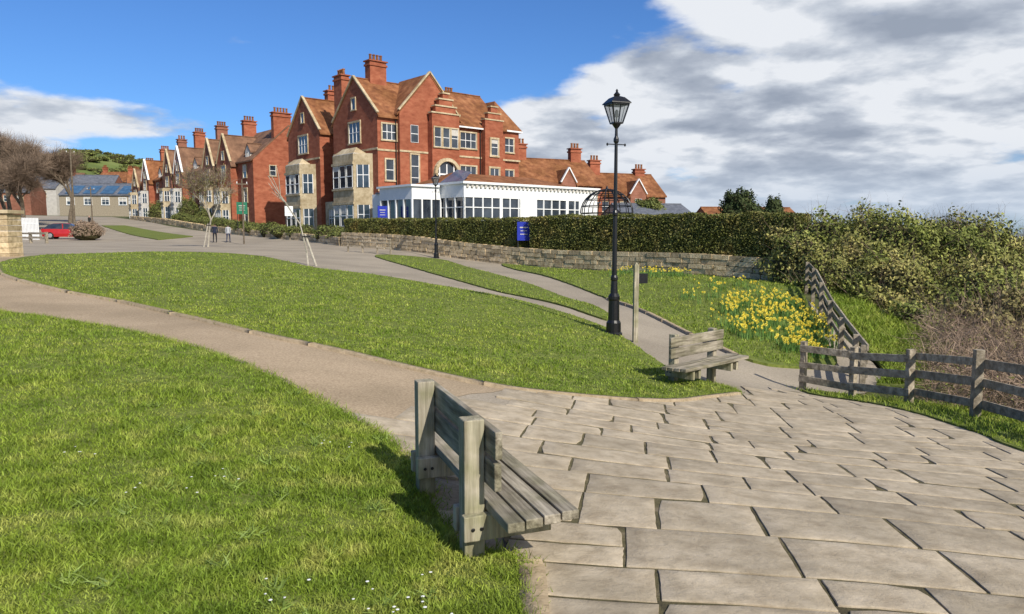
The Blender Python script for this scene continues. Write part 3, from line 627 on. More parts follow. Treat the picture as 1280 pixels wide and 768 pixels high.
def conserv():
    b=B();x0,x1,y0,y1=1.3,18.2,-12,-5.2;T=3.35
    b.box('white',x0,x1,y0,y1,-2,.75);b.box('white',x0,x1,y0,y1,T,4.5);b.box('white',x0-.25,x1+.25,y0-.25,y1+.25,4.5,4.7);b.box('glass',x0+.12,x1-.12,y0+.12,y1-.12,.75,T)
    n=16
    for i in range(n+1):
        x=x0+(x1-x0)*i/n
        big=i%4==0;w=.34 if big else .12
        b.box('white',max(x-w/2,x0),min(x+w/2,x1),y0,y0+.14,.75,T)
        if i<n: b.box('white',x,x+(x1-x0)/n,y0+.03,y0+.1,2.45,2.53)
    for i in range(6):
        y=y0+(y1-y0)*i/5;b.box('white',x0,x0+.14,max(y-.08,y0),y+.08,.75,T)
    b.box('white',x0+.03,x0+.1,y0,y1,2.45,2.53)
    b.box('white',x0+6.5,x0+8.6,y0-.02,y0+.2,.5,T);b.box('white',x1-2.6,x1,y0-.02,y0+.2,.5,T)
    for i in range(34): x=x0+.25+i*.5;b.box('pale',x,x+.22,y0-.14,y0-.002,4.2,4.42)
    hip(b,x0+1,x1-2,y0+.9,-1.5,4.72,5.9,roof='tile',o=.1,inset=2)
    b.add('blueglass',[(x0+.9,y0+1.2,4.85),(x0+2.6,y0+2.2,5.75),(x0+2.6,y0+4.4,6.1),(x0+.9,y0+4.8,4.85)],[(0,1,2,3)])
    b.box('white',-1.8,x0,-8.6,-3.2,-2,.8);b.box('glass',-1.7,x0,-8.5,-3.2,.8,3.2);b.box('white',-1.8,x0,-8.6,-3.2,3.2,4.3);b.box('white',-2,x0-.26,-8.8,-3.0,4.3,4.48)
    for i in range(4): x=-1.8+i*1.0;b.box('white',x,x+.13,-8.62,-8.5,.8,3.2)
    for i in range(5): y=-8.6+i*1.3;b.box('white',-1.82,-1.7,y,y+.15,.8,3.2)
    b.box('white',-1.0,17,-3.2,-.5,-2,3.9);b.box('slate',-1.2,17,-3.2,-1.4,3.9,4.05)
    b.box('pale',x1,x1+3.5,-9,-2,-2,3.4);b.box('slate',x1,x1+3.7,-9.2,-2,3.4,3.55)
    p=loc2w(0,0);b.finish('white_conservatory',(p.x,p.y,1.35),ANG,names={'white':'frame_and_walls','glass':'window_panes','tile':'roof'})
conserv()
def house(y0,y1,dep,eh,rh,wall,roof,gab,chs,zb,x0=0,dorm=(),half=False):
    b=B();gable(b,x0,x0+dep,y0,y1,-2,eh,rh,'y',wall=wall,roof=roof,cop=None)
    for (ga,gb,gz) in gab:
        m=(ga+gb)/2
        gable(b,x0-.9,x0+dep/2,ga,gb,-2,eh-.2,gz,'x',wall=wall,roof=roof,cop='white' if half else 'stone',copends=(1,0))
        win(b,'W',x0-.9,m,eh-1.9 if not half else eh-1.6,1.5,1.5,2,2,.12);
        if gz-eh>2.2: win(b,'W',x0-.9,m,eh+.4,.8,1.1,1,2,.1)
        if half:
            for q in(-1,0,1): fb(b,'white','W',x0-.9,m+q*.9-.06,m+q*.9+.06,.0,.04,eh,gz-1.2-abs(q)*.6)
        bay(b,'W',x0-.9,ga+.5,gb-.5,1.0,-2,5.6,[(.8,1.8),(3.5,1.6)],'stone' if not half else 'pale')
    for m in dorm:
        win(b,'W',x0,m,eh-2.2,1.1,1.6,1,2,.1);win(b,'W',x0,m,eh-5.4,1.1,1.8,1,2,.1);win(b,'W',x0,m,.9,1.2,1.9,1,2,.1)
        gable(b,x0+.4,x0+dep/2,m-.8,m+.8,eh-.5,eh+1.3,eh+2.1,'x',wall='pale',roof=roof,cop=None);win(b,'W',x0+.4,m,eh+.25,.9,.9,2,1,0)
    win(b,'S',y0,x0+2.6,eh-2.0,.8,1.3,1,2,.1)
    for (cx,cy,cz,w) in chs: chimney(b,x0+cx,cy,eh,cz,w,.8,max(2,int(w/.4)),'x',wall=wall)
    p=loc2w(0,0);b.finish('brick_house',(p.x,p.y,zb),ANG,names={wall:'walls',roof:'roof','glass':'window_panes','stone':'stone_trim'})
house(31,42,10,9.0,13.6,'brick','tile2',[(36.5,41.5,12.6)],[(4.2,31.6,15.2,2.4),(4.0,42,15.3,1.8)],2.0,dorm=(33.7,))
house(42.3,52,10,8.4,12.6,'brick2','tile2',[(43,47.4,12.2)],[(3.6,51.8,15.2,1.6)],2.4,dorm=(49.8,))
house(52.3,61.5,10,8.0,12.2,'brick','tile2',[(56.8,61,11.9)],[(3.4,61.3,14.8,1.6)],2.8,dorm=(54.6,),half=True)
house(61.8,70.5,10,7.8,11.8,'brick2','tile2',[(62.3,66.6,11.6)],[(3.4,70.3,14.2,1.4)],3.1,dorm=(68.6,))
house(70.8,80,10,7.4,11.0,'brick','tile',[(75.2,79.4,10.8)],[(3.4,80,13.2,1.6)],3.2,dorm=(73,),half=True)
house(80.3,90,10,6.4,9.8,'brick2','tile2',[(82,86,9.6)],[(3.4,90,11.8,1.6)],3.2,dorm=())
def rearhouse(x,y,rot,w,d,eh,rh,wall,chs,roof='tile',gx=None):
    b=B();gable(b,0,w,0,d,-2,eh,rh,'x',wall=wall,roof=roof,cop=None)
    for i in range(int(w//3)):
        win(b,'S',0,1.6+i*3,eh-2.2,1.2,1.3,2,2,.1);win(b,'S',0,1.6+i*3,eh-5,1.2,1.5,2,2,.1)
    if gx:
        for (a,c,z) in gx: gable(b,a,c,-1,d/2,-2,eh-.1,z,'y',wall='brick2',roof=roof,cop='white',copends=(1,0));win(b,'S',-1,(a+c)/2,eh-1.7,1.0,1.2,2,2,0)
    for (cx,cz) in chs: chimney(b,cx,d/2,eh,cz,1.5,.8,3,'x')
    b.finish('brick_house',(x,y,fz(x,y)),rot,names={wall:'walls',roof:'roof','glass':'window_panes'})
rearhouse(0.5,88,R(25),12,9,6.0,9.2,'brick',[(2.6,11.0),(10.5,10.8)],gx=[(5.6,7.6,7.6)])
rearhouse(8,97,R(20),14,8,5.2,8.2,'brick2',[(5,10.0),(12,9.0)],gx=[(8,10.4,7.0)])
rearhouse(12.5,84,R(15),9,6,2.6,3.8,'pale',[],roof='slate')
rearhouse(24,88,R(10),12,7,2.2,4.0,'brick2',[],roof='tile')
b=B();gable(b,0,15,0,9,-3,2.6,5.0,'x',wall='fence',roof='slate',cop=None)
for i in range(4): b.add('blueglass',[(1.2+i*3.4,-.1,2.85),(3.8+i*3.4,-.1,2.85),(3.8+i*3.4,3.4,4.65),(1.2+i*3.4,3.4,4.65)],[(0,1,2,3)]);win(b,'S',0,2.2+i*3.4,.6,1.4,1.4,2,2,.1,'white')
b.finish('low_hall',(-92,150,6.6),R(5),names={'fence':'walls','slate':'roof'})
for (x,y,w,c) in [(-118,175,10,'pale'),(-90,172,9,'brick'),(-112,184,12,'brick2'),(-82,166,8,'pale'),(-96,186,11,'brick2'),(-104,200,9,'pale'),(-122,190,9,'brick'),(-86,190,10,'pale'),(-113,158,9,'brick2'),(-108,215,12,'brick'),(-124,220,10,'pale'),(-138,216,11,'brick2'),(-94,212,10,'brick')]:
    b=B();gable(b,0,w,0,8,-6,4,7,'x',wall=c,roof=random.choice(['tile','tile2','slate']),cop=None);chimney(b,1,4,5,8.5);
    for i in range(3): win(b,'S',0,1.8+i*2.6,1.9,1.1,1.3,2,2,.1)
    b.finish('cottage',(x,y,6.5+(y-160)*.10),R(random.uniform(-20,30)))
# ---------------------------------------------------------------- car
def car(x,y,rot):
    b=B();st=[(-1.95,.45,.62,.70,.72),(-1.9,.25,.78,.86,.88),(-1.7,.22,.84,.93,1.05),(-1.35,.2,.86,.95,1.38),(-.9,.2,.87,.95,1.48),(0,.2,.87,.93,1.50),(.45,.2,.87,.92,1.44),(.75,.2,.87,.91,1.22),(1.15,.2,.87,.89,.93),(1.6,.22,.83,.80,.84),(1.88,.25,.75,.70,.72),(1.97,.38,.62,.58,.60)]
    rings=[]
    for (px,zb,hw,zbelt,zr) in st:
        top=hw*.72 if zr-zbelt>.12 else hw*.9
        rings.append([(px,-hw*.92,zb),(px,-hw,.5),(px,-hw*.97,zbelt),(px,-top,zr-.03),(px,-top*.6,zr),(px,top*.6,zr),(px,top,zr-.03),(px,hw*.97,zbelt),(px,hw,.5),(px,hw*.92,zb)])
    vs=[v for r in rings for v in r];n=10;body=[];gl=[]
    for i in range(len(st)-1):
        for j in range(n):
            q=(i*n+j,i*n+(j+1)%n,(i+1)*n+(j+1)%n,(i+1)*n+j)
            glass=(j in(2,6) and 2<=i<=7) or (j in(3,4,5) and i in(2,6,7))
            (gl if glass else body).append(q)
    body+=[tuple(range(n)),tuple(range((len(st)-1)*n,len(st)*n))]
    b.add('red',vs,body);b.add('glass',vs,gl)
    for px in(-1.2,1.22):
        for s in(-1,1):
            b.cyl('black',(px,s*.64,.32),(px,s*.885,.32),.32,.32,20);b.cyl('chrome',(px,s*.886,.32),(px,s*.9,.32),.2,.18,12)
    for s in(-1,1):
        b.box('chrome',1.80,1.93,s*.6-.14,s*.6+.14,.60,.72);b.box('red',-1.97,-1.85,s*.62-.1,s*.62+.1,.7,.95);b.box('red',.62,.75,s*.95-.1,s*.95+.1,.92,1.04)
        b.box('red',-.14,-.06,s*.80-.03,s*.80+.03,.93,1.42)
    b.box('white',-1.99,-1.95,-.26,.26,.5,.62)
    b.finish('parked_car',(x,y,fz(x,y)+.02),rot,names={'red':'body','glass':'windows','black':'tyres','chrome':'wheels'})
car(-43.0,71,R(15))
# ---------------------------------------------------------------- trees
def tree(name,x,y,H,r,spread=.5,depth=5,lean=(0,0),bark='bark',tk=.35,kids=3,twn=0,twl=.5,leaf=None,leafn=0,seed=1,lsz=.04):
    rg=random.Random(seed);b=B();tips=[]
    def br(p,d,L,rad,k):
        q=p
        for s in range(3):
            d=(d+Vector((rg.uniform(-1,1),rg.uniform(-1,1),rg.uniform(-.3,.6)))*.13).normalized();q2=q+d*L/3
            b.cyl(bark,q,q2,rad*(1-.12*s),rad*(1-.12*(s+1)),6 if k>2 else 4,cap=False)
            if k<=2: tips.append((q2,d))
            if k<=depth-1 and s==1 and k>0:
                dd=(d+Vector((rg.uniform(-1,1),rg.uniform(-1,1),rg.uniform(-.2,.5)))*spread*1.6).normalized();br(q2,dd,L*.6,rad*.5,k-1)
            q=q2
        if k>0:
            for i in range(kids):
                a=rg.uniform(0,6.28);dd=(d+Vector((math.cos(a),math.sin(a),rg.uniform(-.1,.5)))*spread).normalized();br(q,dd,L*rg.uniform(.62,.82),rad*.6,k-1)
    z=fz(x,y);br(Vector((x,y,z-.1)),Vector((lean[0],lean[1],1)).normalized(),H*tk,r,depth)
    e=b.finish(name,names={bark:'trunk_and_limbs'})
    if twn:
        k=[tips[rg.randrange(len(tips))] for _ in range(twn)];P=np.array([t[0] for t in k]);D=np.array([t[1] for t in k])+rs.normal(size=(twn,3))*.5
        twigmesh('twigs',P,D,twl*(.5+rs.rand(twn)),.012*H/8,M['twig'],e)
    if leafn:
        k=[tips[rg.randrange(len(tips))][0] for _ in range(leafn)];P=np.array(k)+rs.normal(size=(leafn,3))*twl*.4
        leafmesh('foliage',P,lsz,M[leaf],e)
    return e
for i,(x,y,h) in enumerate([(-58.5,86,15),(-67,96,16),(-60,100,14),(-54.5,82,11),(-63,92,15)]): tree('bare_tree',x,y,h,.30,.6,4,tk=.25,twn=9000,twl=1.5,seed=i+3)
tree('young_tree',-19.9,48,5.6,.07,.5,4,lean=(.12,0),bark='palebark',tk=.34,kids=3,twn=2500,twl=.6,seed=9,leaf='gorse',leafn=3000,lsz=.035)
tree('young_tree',-8.35,30,3.3,.045,.4,2,lean=(-.08,0),bark='palebark',tk=.55,kids=2,seed=12,twn=60,twl=.4)
def stake(x,y,dx,h):
    b=B();z=fz(x,y);b.cyl('palebark',(0,0,-.1),(dx,0,h),.05,.045,8);b.box('black',dx-.12,dx+.2,-.06,.06,h-.12,h-.07);b.finish('tree_stake',(x,y,z),0)
stake(-8.0,30,-.45,1.3);stake(-20.1,47.8,.35,1.5)
ell=[(12.6,30,.2,2.3,2.2,2.0),(14.6,29,.1,2.6,2.6,2.35),(17.4,29,-.1,2.8,2.6,2.3),(20,29.5,-.8,2.8,2.6,2.1),(13.6,26.4,-1.2,2.1,2.1,2.0),(16.2,25.2,-1.5,2.5,2.3,2.1),(18.8,26,-1.8,2.6,2.4,2.0),(12.2,27.8,-.9,1.5,1.6,1.9),(22.5,30,-1.8,2.6,2.6,2.0),(13.2,23.6,-1.9,1.3,1.5,1.4)]
lump('shrub_thicket',ell,120000,.075,'gorse',twigs=5500,tl=.8,up=.8)
ell=[(15.2,22.4,-2.0,2.0,1.8,1.7),(17.4,21.6,-2.5,2.1,1.8,1.7),(19.8,23,-2.6,2.4,2.2,2.1),(22.5,26,-2.4,2.6,2.4,2.3),(13.6,20.4,-2.6,1.5,1.5,1.3),(15.8,19.2,-2.9,1.8,1.5,1.4)]
lump('shrub_thicket',ell,52000,.075,'gorse2',twigs=7000,tl=.8,up=.6,tw='bramble')
def bram(name,x0,x1,y0,y1,n,h,L,m='bramble',w=.007,cond=None):
    x=x0+(x1-x0)*rs.rand(n);y=y0+(y1-y0)*rs.rand(n)
    if cond is not None: k=cond(x,y);x=x[k];y=y[k];n=len(x)
    z=f(x,y)-.1+h*rs.rand(n)**1.3;D=rs.normal(size=(n,3))*np.array([.8,.8,.4])+np.array([0,0,.35])
    e=bpy.data.objects.new(name,None);link(e)
    twigmesh('stems',np.c_[x,y,z],D,L*(.5+rs.rand(n)),w,M[m],e,segs=4,bend=.35)
    k=rs.choice(n,n//3);leafmesh('foliage',np.c_[x,y,z][k]+rs.normal(size=(len(k),3))*.15,.03,M['gorse'],e)
bram('bramble_thicket',6.8,15,6,22,28000,1.0,.8,cond=lambda x,y:(x>7.0)&(x>7.5+np.maximum(0,(y-13))*.55)&(x<8+y*.75))
for i,(x,y,h) in enumerate([(22,34,4.6),(25,36,5),(19,38,4.8),(28,38,5.4),(15.5,36,4.2),(24,31,4.2),(20.5,33,5.6),(23,28,4.4)]):
    tree('bare_shrub',x,y,h,.06,.5,4,tk=.25,kids=3,twn=2400,twl=.9,seed=30+i)
sl=[(7.9,15.6),(8.9,17),(11,26),(12.4,26),(13,21),(10.2,16.2)]
sheet('grass_slope',sl,.6,.05,M['grassbase'],skirt=.1);blades('slope_grass',sl,50000,15,29,(.08,.24),.02,az=(20,38))
lump('evergreen_tree',[(21.5,70,fz(21.5,70)+3.0,1.7,1.6,2.2),(22.8,70.5,fz(22,70)+2.4,1.4,1.5,1.6)],6000,.14,'conifer')
lump('evergreen_tree',[(25.2,71,fz(25,71)+2.6,1.0,1,2.2)],3000,.12,'conifer')
lump('round_tree',[(16.2,88,fz(16.2,88)+3.1,2.1,1.8,1.5)],5000,.14,'leafy')
lump('garden_shrub',[(-39.3,68,fz(-39.3,68)+.7,1.35,1.3,1.05)],5000,.07,'bramble')
els=[]
for k in range(26):
    t=k/25;p=Vector((-15.2,62)).lerp(Vector((-48,106)),t) if k>3 else Vector((-12.5-k*.7,57+k*1.4));els.append((p.x+random.uniform(-.6,.6),p.y,fz(p.x,p.y)+.6,1.2*random.uniform(.6,1.2),1.2,random.uniform(.4,1.0)))
lump('garden_hedging',els,26000,.09,'leafy')
lump('ivy_clump',[(loc2w(-1.6,52).x,loc2w(-1.6,52).y,4.2,1.6,1.6,2.6),(loc2w(-2,66).x,loc2w(-2,66).y,4.2,1.8,1.6,2.4),(loc2w(-2,44).x,loc2w(-2,44).y,3.4,1.2,1.6,1.6)],9000,.1,'leafy')
e=[]
for k in range(60):
    y=random.uniform(560,700);x=-y*random.uniform(.42,.60);e.append((x,y,hillz(x,y)+1,random.uniform(6,12),7,random.uniform(2,4)))
for k in range(50):
    x=-330-k*9;y=745+8*math.sin(k*.5);e.append((x,y,hillz(x,y)+1,5,4,random.uniform(1.5,4)))
for k in range(40):
    x=-300-k*9;y=600+10*math.sin(k*.3);e.append((x,y,hillz(x,y)+1,5,3,random.uniform(1.5,3)))
lump('hill_woodland',e,22000,1.0,'leafy',coresc=.8)
# ---------------------------------------------------------------- daffodils
def daff(polys):
    e=bpy.data.objects.new('daffodils',None);link(e);LP=[];Vf=[];Tf=[]
    for poly,n,sz in polys:
        xs=[p[0] for p in poly];ys=[p[1] for p in poly];cnt=0
        while cnt<n:
            x=random.uniform(min(xs),max(xs));y=random.uniform(min(ys),max(ys))
            if not inpoly(np.array([x]),np.array([y]),poly)[0]: continue
            cnt+=1
            if math.sin(x*4+1)*math.sin(y*2.3)<-.35: continue
            g=fz(x,y)+.05
            for k in range(random.randint(1,4)):
                fx=x+random.gauss(0,.12);fy=y+random.gauss(0,.12);h=random.uniform(.20,.36);az_=random.gauss(-1.6,.8)
                d=Vector((math.cos(az_),math.sin(az_),random.uniform(-.1,.5))).normalized();a=d.cross(Vector((0,0,1))).normalized();b2=a.cross(d);c=Vector((fx,fy,g+h));r=sz*random.uniform(.8,1.2)
                for i in range(6):
                    t=i*math.pi/3;o=len(Vf);u=a*math.cos(t)+b2*math.sin(t);v=a*math.cos(t+1.57)+b2*math.sin(t+1.57)
                    Vf+=[c,c+u*r*.6+v*r*.3,c+u*r+d*.005,c+u*r*.6-v*r*.3];Tf+=[(o,o+1,o+2,o+3)]
                o=len(Vf)
                for i in range(6):
                    t=i*math.pi/3;u=a*math.cos(t)+b2*math.sin(t);Vf+=[c+u*r*.3,c+u*r*.4+d*r*.6]
                for i in range(6): j=(i+1)%6;Tf.append((o+2*i,o+2*j,o+2*j+1,o+2*i+1))
                LP.append((fx,fy,g,h))
            for k in range(12): LP.append((x+random.gauss(0,.15),y+random.gauss(0,.15),g,random.uniform(.18,.34)))
    obj('flowers',np_mesh('flowers',np.array([tuple(v) for v in Vf]),quads=Tf,mat=M['dflower']),e)
    L=np.array(LP);n=len(L);twigmesh('leaves',L[:,:3],np.c_[rs.normal(size=(n,2))*.15,np.ones(n)],L[:,3],.011,M['dleaf'],e,bend=.08)
daff([([(5.9,19.0),(7.2,17.2),(8.3,18.2),(9.2,21),(9.3,24.5),(8.5,25.5),(7.0,23.5),(6.3,21.5)],370,.044),([(4.2,32),(6.5,31.0),(8.6,32.0),(5,36)],60,.042),([(5.5,20),(5.8,26),(8,29),(9,26),(7,20)],45,.042)])
def weeds():
    P=[];D=[];L=[]
    cl=[(-.95+random.gauss(0,1.4),random.uniform(3,9)) for _ in range(90)]+[(-2.6,4.3),(-2.7,6.2),(-1.9,4.8),(-.9,4.6),(-1.0,3.9),(-1.5,3.6),(-.6,3.3),(-1.3,7)]
    for (x,y) in cl:
        if not inpoly(np.array([x]),np.array([y]),near)[0]: continue
        z=fz(x,y)+.045
        for k in range(random.randint(10,30)):
            t=random.uniform(0,6.28);P.append((x+random.gauss(0,.035),y+random.gauss(0,.035),z));D.append((math.cos(t),math.sin(t),random.uniform(.3,1.2)));L.append(random.uniform(.05,.10))
    twigmesh('lawn_weeds',np.array(P),np.array(D),np.array(L),.006,M['weed'],bend=.15)
    V=[];Q=[];
    for c in [(-2.0,4.9),(-2.25,4.55),(-1.05,3.35),(-.75,3.25),(-.5,3.5),(-3.2,5.2),(-1.4,5.8),(-.45,3.2)]:
        for k in range(5):
            x=c[0]+random.gauss(0,.1);y=c[1]+random.gauss(0,.08)
            if not inpoly(np.array([x]),np.array([y]),near)[0]: continue
            z=fz(x,y)+.085;r=random.uniform(.006,.010);o=len(V)
            V+=[(x,y,z+.002)]+[(x+r*math.cos(i*.785),y+r*math.sin(i*.785),z) for i in range(8)];Q+=[(o,o+1+i,o+1+(i+1)%8) for i in range(8)]
    obj('daisies',np_mesh('daisies',V,tris=Q,mat=M['daisy']))
weeds()
def edgeg(line,n,name):
    pl=resample(line,.1,0,False);k=rs.randint(0,len(pl),n);P=np.array(pl)[k]+rs.normal(size=(n,2))*.05
    z=f(P[:,0],P[:,1])+.02;twigmesh(name,np.c_[P,z],np.c_[rs.normal(size=(n,2))*.8,np.ones(n)],.03+.06*rs.rand(n),.0035,M['blade'],bend=.2)
edgeg(near[2:17],14000,'edge_grass');edgeg(mound[14:],14000,'edge_grass')
P=[]
for (cx,cy) in [(-.614,5.04),(-.228,4.0),(2.62,11.6),(2.31,16.5),(6.66,10.3),(6.8,12.3),(6.3,13.3),(5.66,14)]:
    for k in range(90): P.append((cx+random.gauss(0,.11),cy+random.gauss(0,.11)))
P=np.array(P);twigmesh('foot_tufts',np.c_[P,f(P[:,0],P[:,1])+.02],np.c_[rs.normal(size=(len(P),2))*.5,np.ones(len(P))],.04+.06*rs.rand(len(P)),.004,M['blade'],bend=.2)
# ---------------------------------------------------------------- gazebo, signs, poles
b=B();r=1.5;zb_=2.3
for i in range(14):
    t=2*math.pi*i/14;pts=[(r*math.cos(t)*math.cos(a),r*math.sin(t)*math.cos(a),zb_+1.35*math.sin(a)) for a in np.linspace(0,1.5,8)]
    for p,q in zip(pts[:-1],pts[1:]): b.cyl('iron',p,q,.032,.032,4)
    if i%2==0: b.cyl('iron',(r*math.cos(t),r*math.sin(t),-.2),(r*math.cos(t),r*math.sin(t),zb_),.035,.035,6)
for a in(0,.3,.6,.9,1.2):
    for i in range(28):
        t=2*math.pi*i/28;t2=2*math.pi*(i+1)/28;b.cyl('iron',(r*math.cos(t)*math.cos(a),r*math.sin(t)*math.cos(a),zb_+1.35*math.sin(a)),(r*math.cos(t2)*math.cos(a),r*math.sin(t2)*math.cos(a),zb_+1.35*math.sin(a)),.025,.025,4)
b.lathe('iron',(0,0,zb_+1.35),[(.12,-.03),(.08,.05),(.02,.2)],8)
b.finish('wire_dome_gazebo',(5.4,42,1.7+.9+.15-zb_),names={'iron':'wire_frame'})
def sign(x,y,w,h,zt,m,name,rot=0):
    b=B();g=fz(x,y);b.box(m,-w/2,w/2,-.03,.03,zt-h,zt)
    for s in(-1,1): b.box('iron' ,s*w*.42-.035,s*w*.42+.035,.032,.09,g-.1,zt+.05)
    b.box('pale',-w*.3,w*.3,-.036,-.031,zt-h*.33,zt-h*.27);b.box('pale',-w*.25,w*.25,-.036,-.031,zt-h*.5,zt-h*.46);b.box('pale',-w*.28,w*.28,-.036,-.031,zt-h*.68,zt-h*.64)
    b.finish(name,(x,y,0),rot,names={m:'board'})
ps=HA+HD*(sg-.1)+HN*.1
sign(ps.x+.1,ps.y+.2,.75,1.05,1.7+.56,'blue','blue_sign',R(10))
sign(-11.6,66,.9,1.2,1.7+2.3,'blue','blue_sign',R(30))
sign(-29.3,80,1.1,1.3,1.7+3.2,'green','green_sign',R(20));
sign(-22.7,75,.8,1.0,1.7+2.6,'white','notice_board',R(20))
def pole(x,y,h,name='utility_pole',r=.09):
    b=B();b.cyl('bark',(0,0,-.1),(0,0,h),r,r*.7,8);b.beam('bark',(-.5,0,h-.4),(.5,0,h-.4),.07,.09)
    for s in(-.4,0,.4): b.cyl('white',(s,0,h-.36),(s,0,h-.2),.04,.03,6)
    b.finish(name,(x,y,fz(x,y)),R(30))
pole(-53.5,90,9.5,r=.13);pole(-57,100,5);pole(-23,63,5.5,r=.07)
# ---------------------------------------------------------------- people
def person(x,y,head,coat,trs,hair,h=1.72,sw=.25):
    for k,c in (('coat'+str(x),coat),('trs'+str(x),trs),('hair'+str(x),hair)): M[k]=mat('clothes',tuple(v*.85 for v in c),c,20,.9)
    if 'skin' not in M: M['skin']=mat('skin',(.45,.27,.2),(.55,.34,.26),20,.6)
    def chain(vs,es,rad,root):
        me=bpy.data.meshes.new('body');me.from_pydata(vs,es,[]);o=bpy.data.objects.new('tmp',me);link(o)
        o.modifiers.new('s','SKIN');o.modifiers.new('ss','SUBSURF').levels=2
        for i,r in enumerate(rad): me.skin_vertices[0].data[i].radius=r if isinstance(r,tuple) else (r,r)
        me.skin_vertices[0].data[root].use_root=True
        dg=bpy.context.evaluated_depsgraph_get();dg.update();m2=bpy.data.meshes.new_from_object(o.evaluated_get(dg));bpy.data.objects.remove(o);return m2
    s=sw
    vs=[(0,0,.95),(0,0,1.12),(0,.01,1.32),(0,0,1.45),(0,0,1.53),(0,.02,1.62),(0,.02,1.70),
        (.10,0,.90),(.11,s*.5,.50),(.11,s*.55,.09),(.11,s*.55+.16,.04),
        (-.10,0,.90),(-.11,-s*.3,.50),(-.11,-s,.13),(-.11,-s+.15,.05),
        (.19,0,1.42),(.25,-s*.4,1.14),(.25,-s*.3+.02,.90),(.25,-s*.3+.05,.80),
        (-.19,0,1.42),(-.25,s*.3,1.14),(-.25,s*.55,.92),(-.25,s*.6,.82)]
    es=[(0,1),(1,2),(2,3),(3,4),(4,5),(5,6),(0,7),(7,8),(8,9),(9,10),(0,11),(11,12),(12,13),(13,14),(3,15),(15,16),(16,17),(17,18),(3,19),(19,20),(20,21),(21,22)]
    rad=[(.15,.12),(.145,.11),(.17,.12),(.11,.09),.055,(.075,.09),(.06,.07),.09,.06,.045,(.045,.035),.09,.06,.045,(.045,.035),.065,.048,.035,.03,.065,.048,.035,.03]
    me=chain(vs,es,rad,0);e=bpy.data.objects.new('walking_person',None);link(e)
    me.materials.clear()
    for k in('coat'+str(x),'trs'+str(x),'skin','hair'+str(x),'black'): me.materials.append(M[k])
    for p in me.polygons:
        c=p.center;p.use_smooth=True
        if c.z>1.5: p.material_index=3 if (c.z>1.68 or (c.y<.0 and c.z>1.55)) else 2
        elif abs(c.x)>.18 and c.z<.88: p.material_index=2
        elif c.z<.09: p.material_index=4
        elif c.z<.88: p.material_index=1
        else: p.material_index=0
    obj('body',me,e)
    b=B();b.cyl('skin',(0,.10,1.62),(0,.125,1.60),.018,.012,6);b.box('black',-.035,-.02,.095,.105,1.635,1.645);b.box('black',.02,.035,.095,.105,1.635,1.645)
    for sx,yy,z in((.25,-s*.3+.05,.80),(-.25,s*.6,.82)):
        for i in range(4): b.cyl('skin',(sx,yy-.03+i*.02,z-.01),(sx*.97,yy-.03+i*.022,z-.10+abs(i-1.5)*.012),.009,.007,5)
        b.cyl('skin',(sx,yy+.03,z+.01),(sx*.9,yy+.06,z-.04),.01,.008,5)
    t=b.finish('hands_and_face');t.parent=e
    e.location=(x,y,fz(x,y));e.rotation_euler=(0,0,head);e.scale=(h/1.75,)*3
person(-26.9,66.5,R(15),(.02,.025,.05),(.015,.015,.02),(.05,.03,.02))
person(-25.8,66.8,R(5),(.45,.46,.48),(.04,.05,.09),(.2,.15,.1),1.64,sw=.2)
person(-50.5,88,R(160),(.03,.03,.03),(.02,.02,.03),(.05,.03,.02),1.7,sw=.15)
# ---------------------------------------------------------------- sky and sun
el=R(37);S=Vector((.55*math.cos(el),-.835*math.cos(el),math.sin(el)))
l=bpy.data.lights.new('sun','SUN');l.energy=5.0;l.angle=R(.53);l.color=(1,.94,.84);so=bpy.data.objects.new('sun',l);link(so);so.rotation_euler=S.to_track_quat('Z','Y').to_euler();so.location=(0,0,50)
w=bpy.data.worlds.new('World');bpy.context.scene.world=w;w.use_nodes=True;nt=w.node_tree;N=nt.nodes;L=nt.links;N.clear()
out=N.new('ShaderNodeOutputWorld');bg=N.new('ShaderNodeBackground');bg.inputs[1].default_value=.09;bc=N.new('ShaderNodeBackground');bc.inputs[1].default_value=1
sky=N.new('ShaderNodeTexSky');sky.sky_type='NISHITA';sky.sun_disc=False;sky.sun_elevation=el;sky.sun_rotation=math.atan2(S.x,S.y);sky.altitude=0;sky.air_density=1;sky.dust_density=.4;sky.ozone_density=3
tint=N.new('ShaderNodeMix');tint.data_type='RGBA';tint.blend_type='MULTIPLY';tint.inputs['Factor'].default_value=1;tint.inputs['B'].default_value=(.58,.93,1.42,1);L.new(sky.outputs[0],tint.inputs['A']);L.new(tint.outputs['Result'],bg.inputs[0])
def math_(op,a,b=None,c=None):
    m=N.new('ShaderNodeMath');m.operation=op
    for i,v in enumerate((a,b,c)):
        if v is None: continue
        if isinstance(v,(int,float)): m.inputs[i].default_value=v
        else: L.new(v,m.inputs[i])
    return m.outputs[0]
def mr(v,a,b,c=0,d=1,sm_=True):
    m=N.new('ShaderNodeMapRange');m.interpolation_type='SMOOTHSTEP' if sm_ else 'LINEAR'
    L.new(v,m.inputs['Value']);m.inputs['From Min'].default_value=a;m.inputs['From Max'].default_value=b;m.inputs['To Min'].default_value=c;m.inputs['To Max'].default_value=d;return m.outputs[0]
tc=N.new('ShaderNodeTexCoord');sx=N.new('ShaderNodeSeparateXYZ');L.new(tc.outputs['Generated'],sx.inputs[0]);x,y,z=sx.outputs
azm=math_('ARCTAN2',x,y);elv=math_('ARCSINE',z)
zc=math_('ADD',math_('MAXIMUM',z,0),.24);cx=math_('DIVIDE',x,zc);cy=math_('DIVIDE',y,zc)
cv=N.new('ShaderNodeCombineXYZ');L.new(cx,cv.inputs[0]);L.new(cy,cv.inputs[1]);L.new(math_('MULTIPLY',z,2.5),cv.inputs[2])
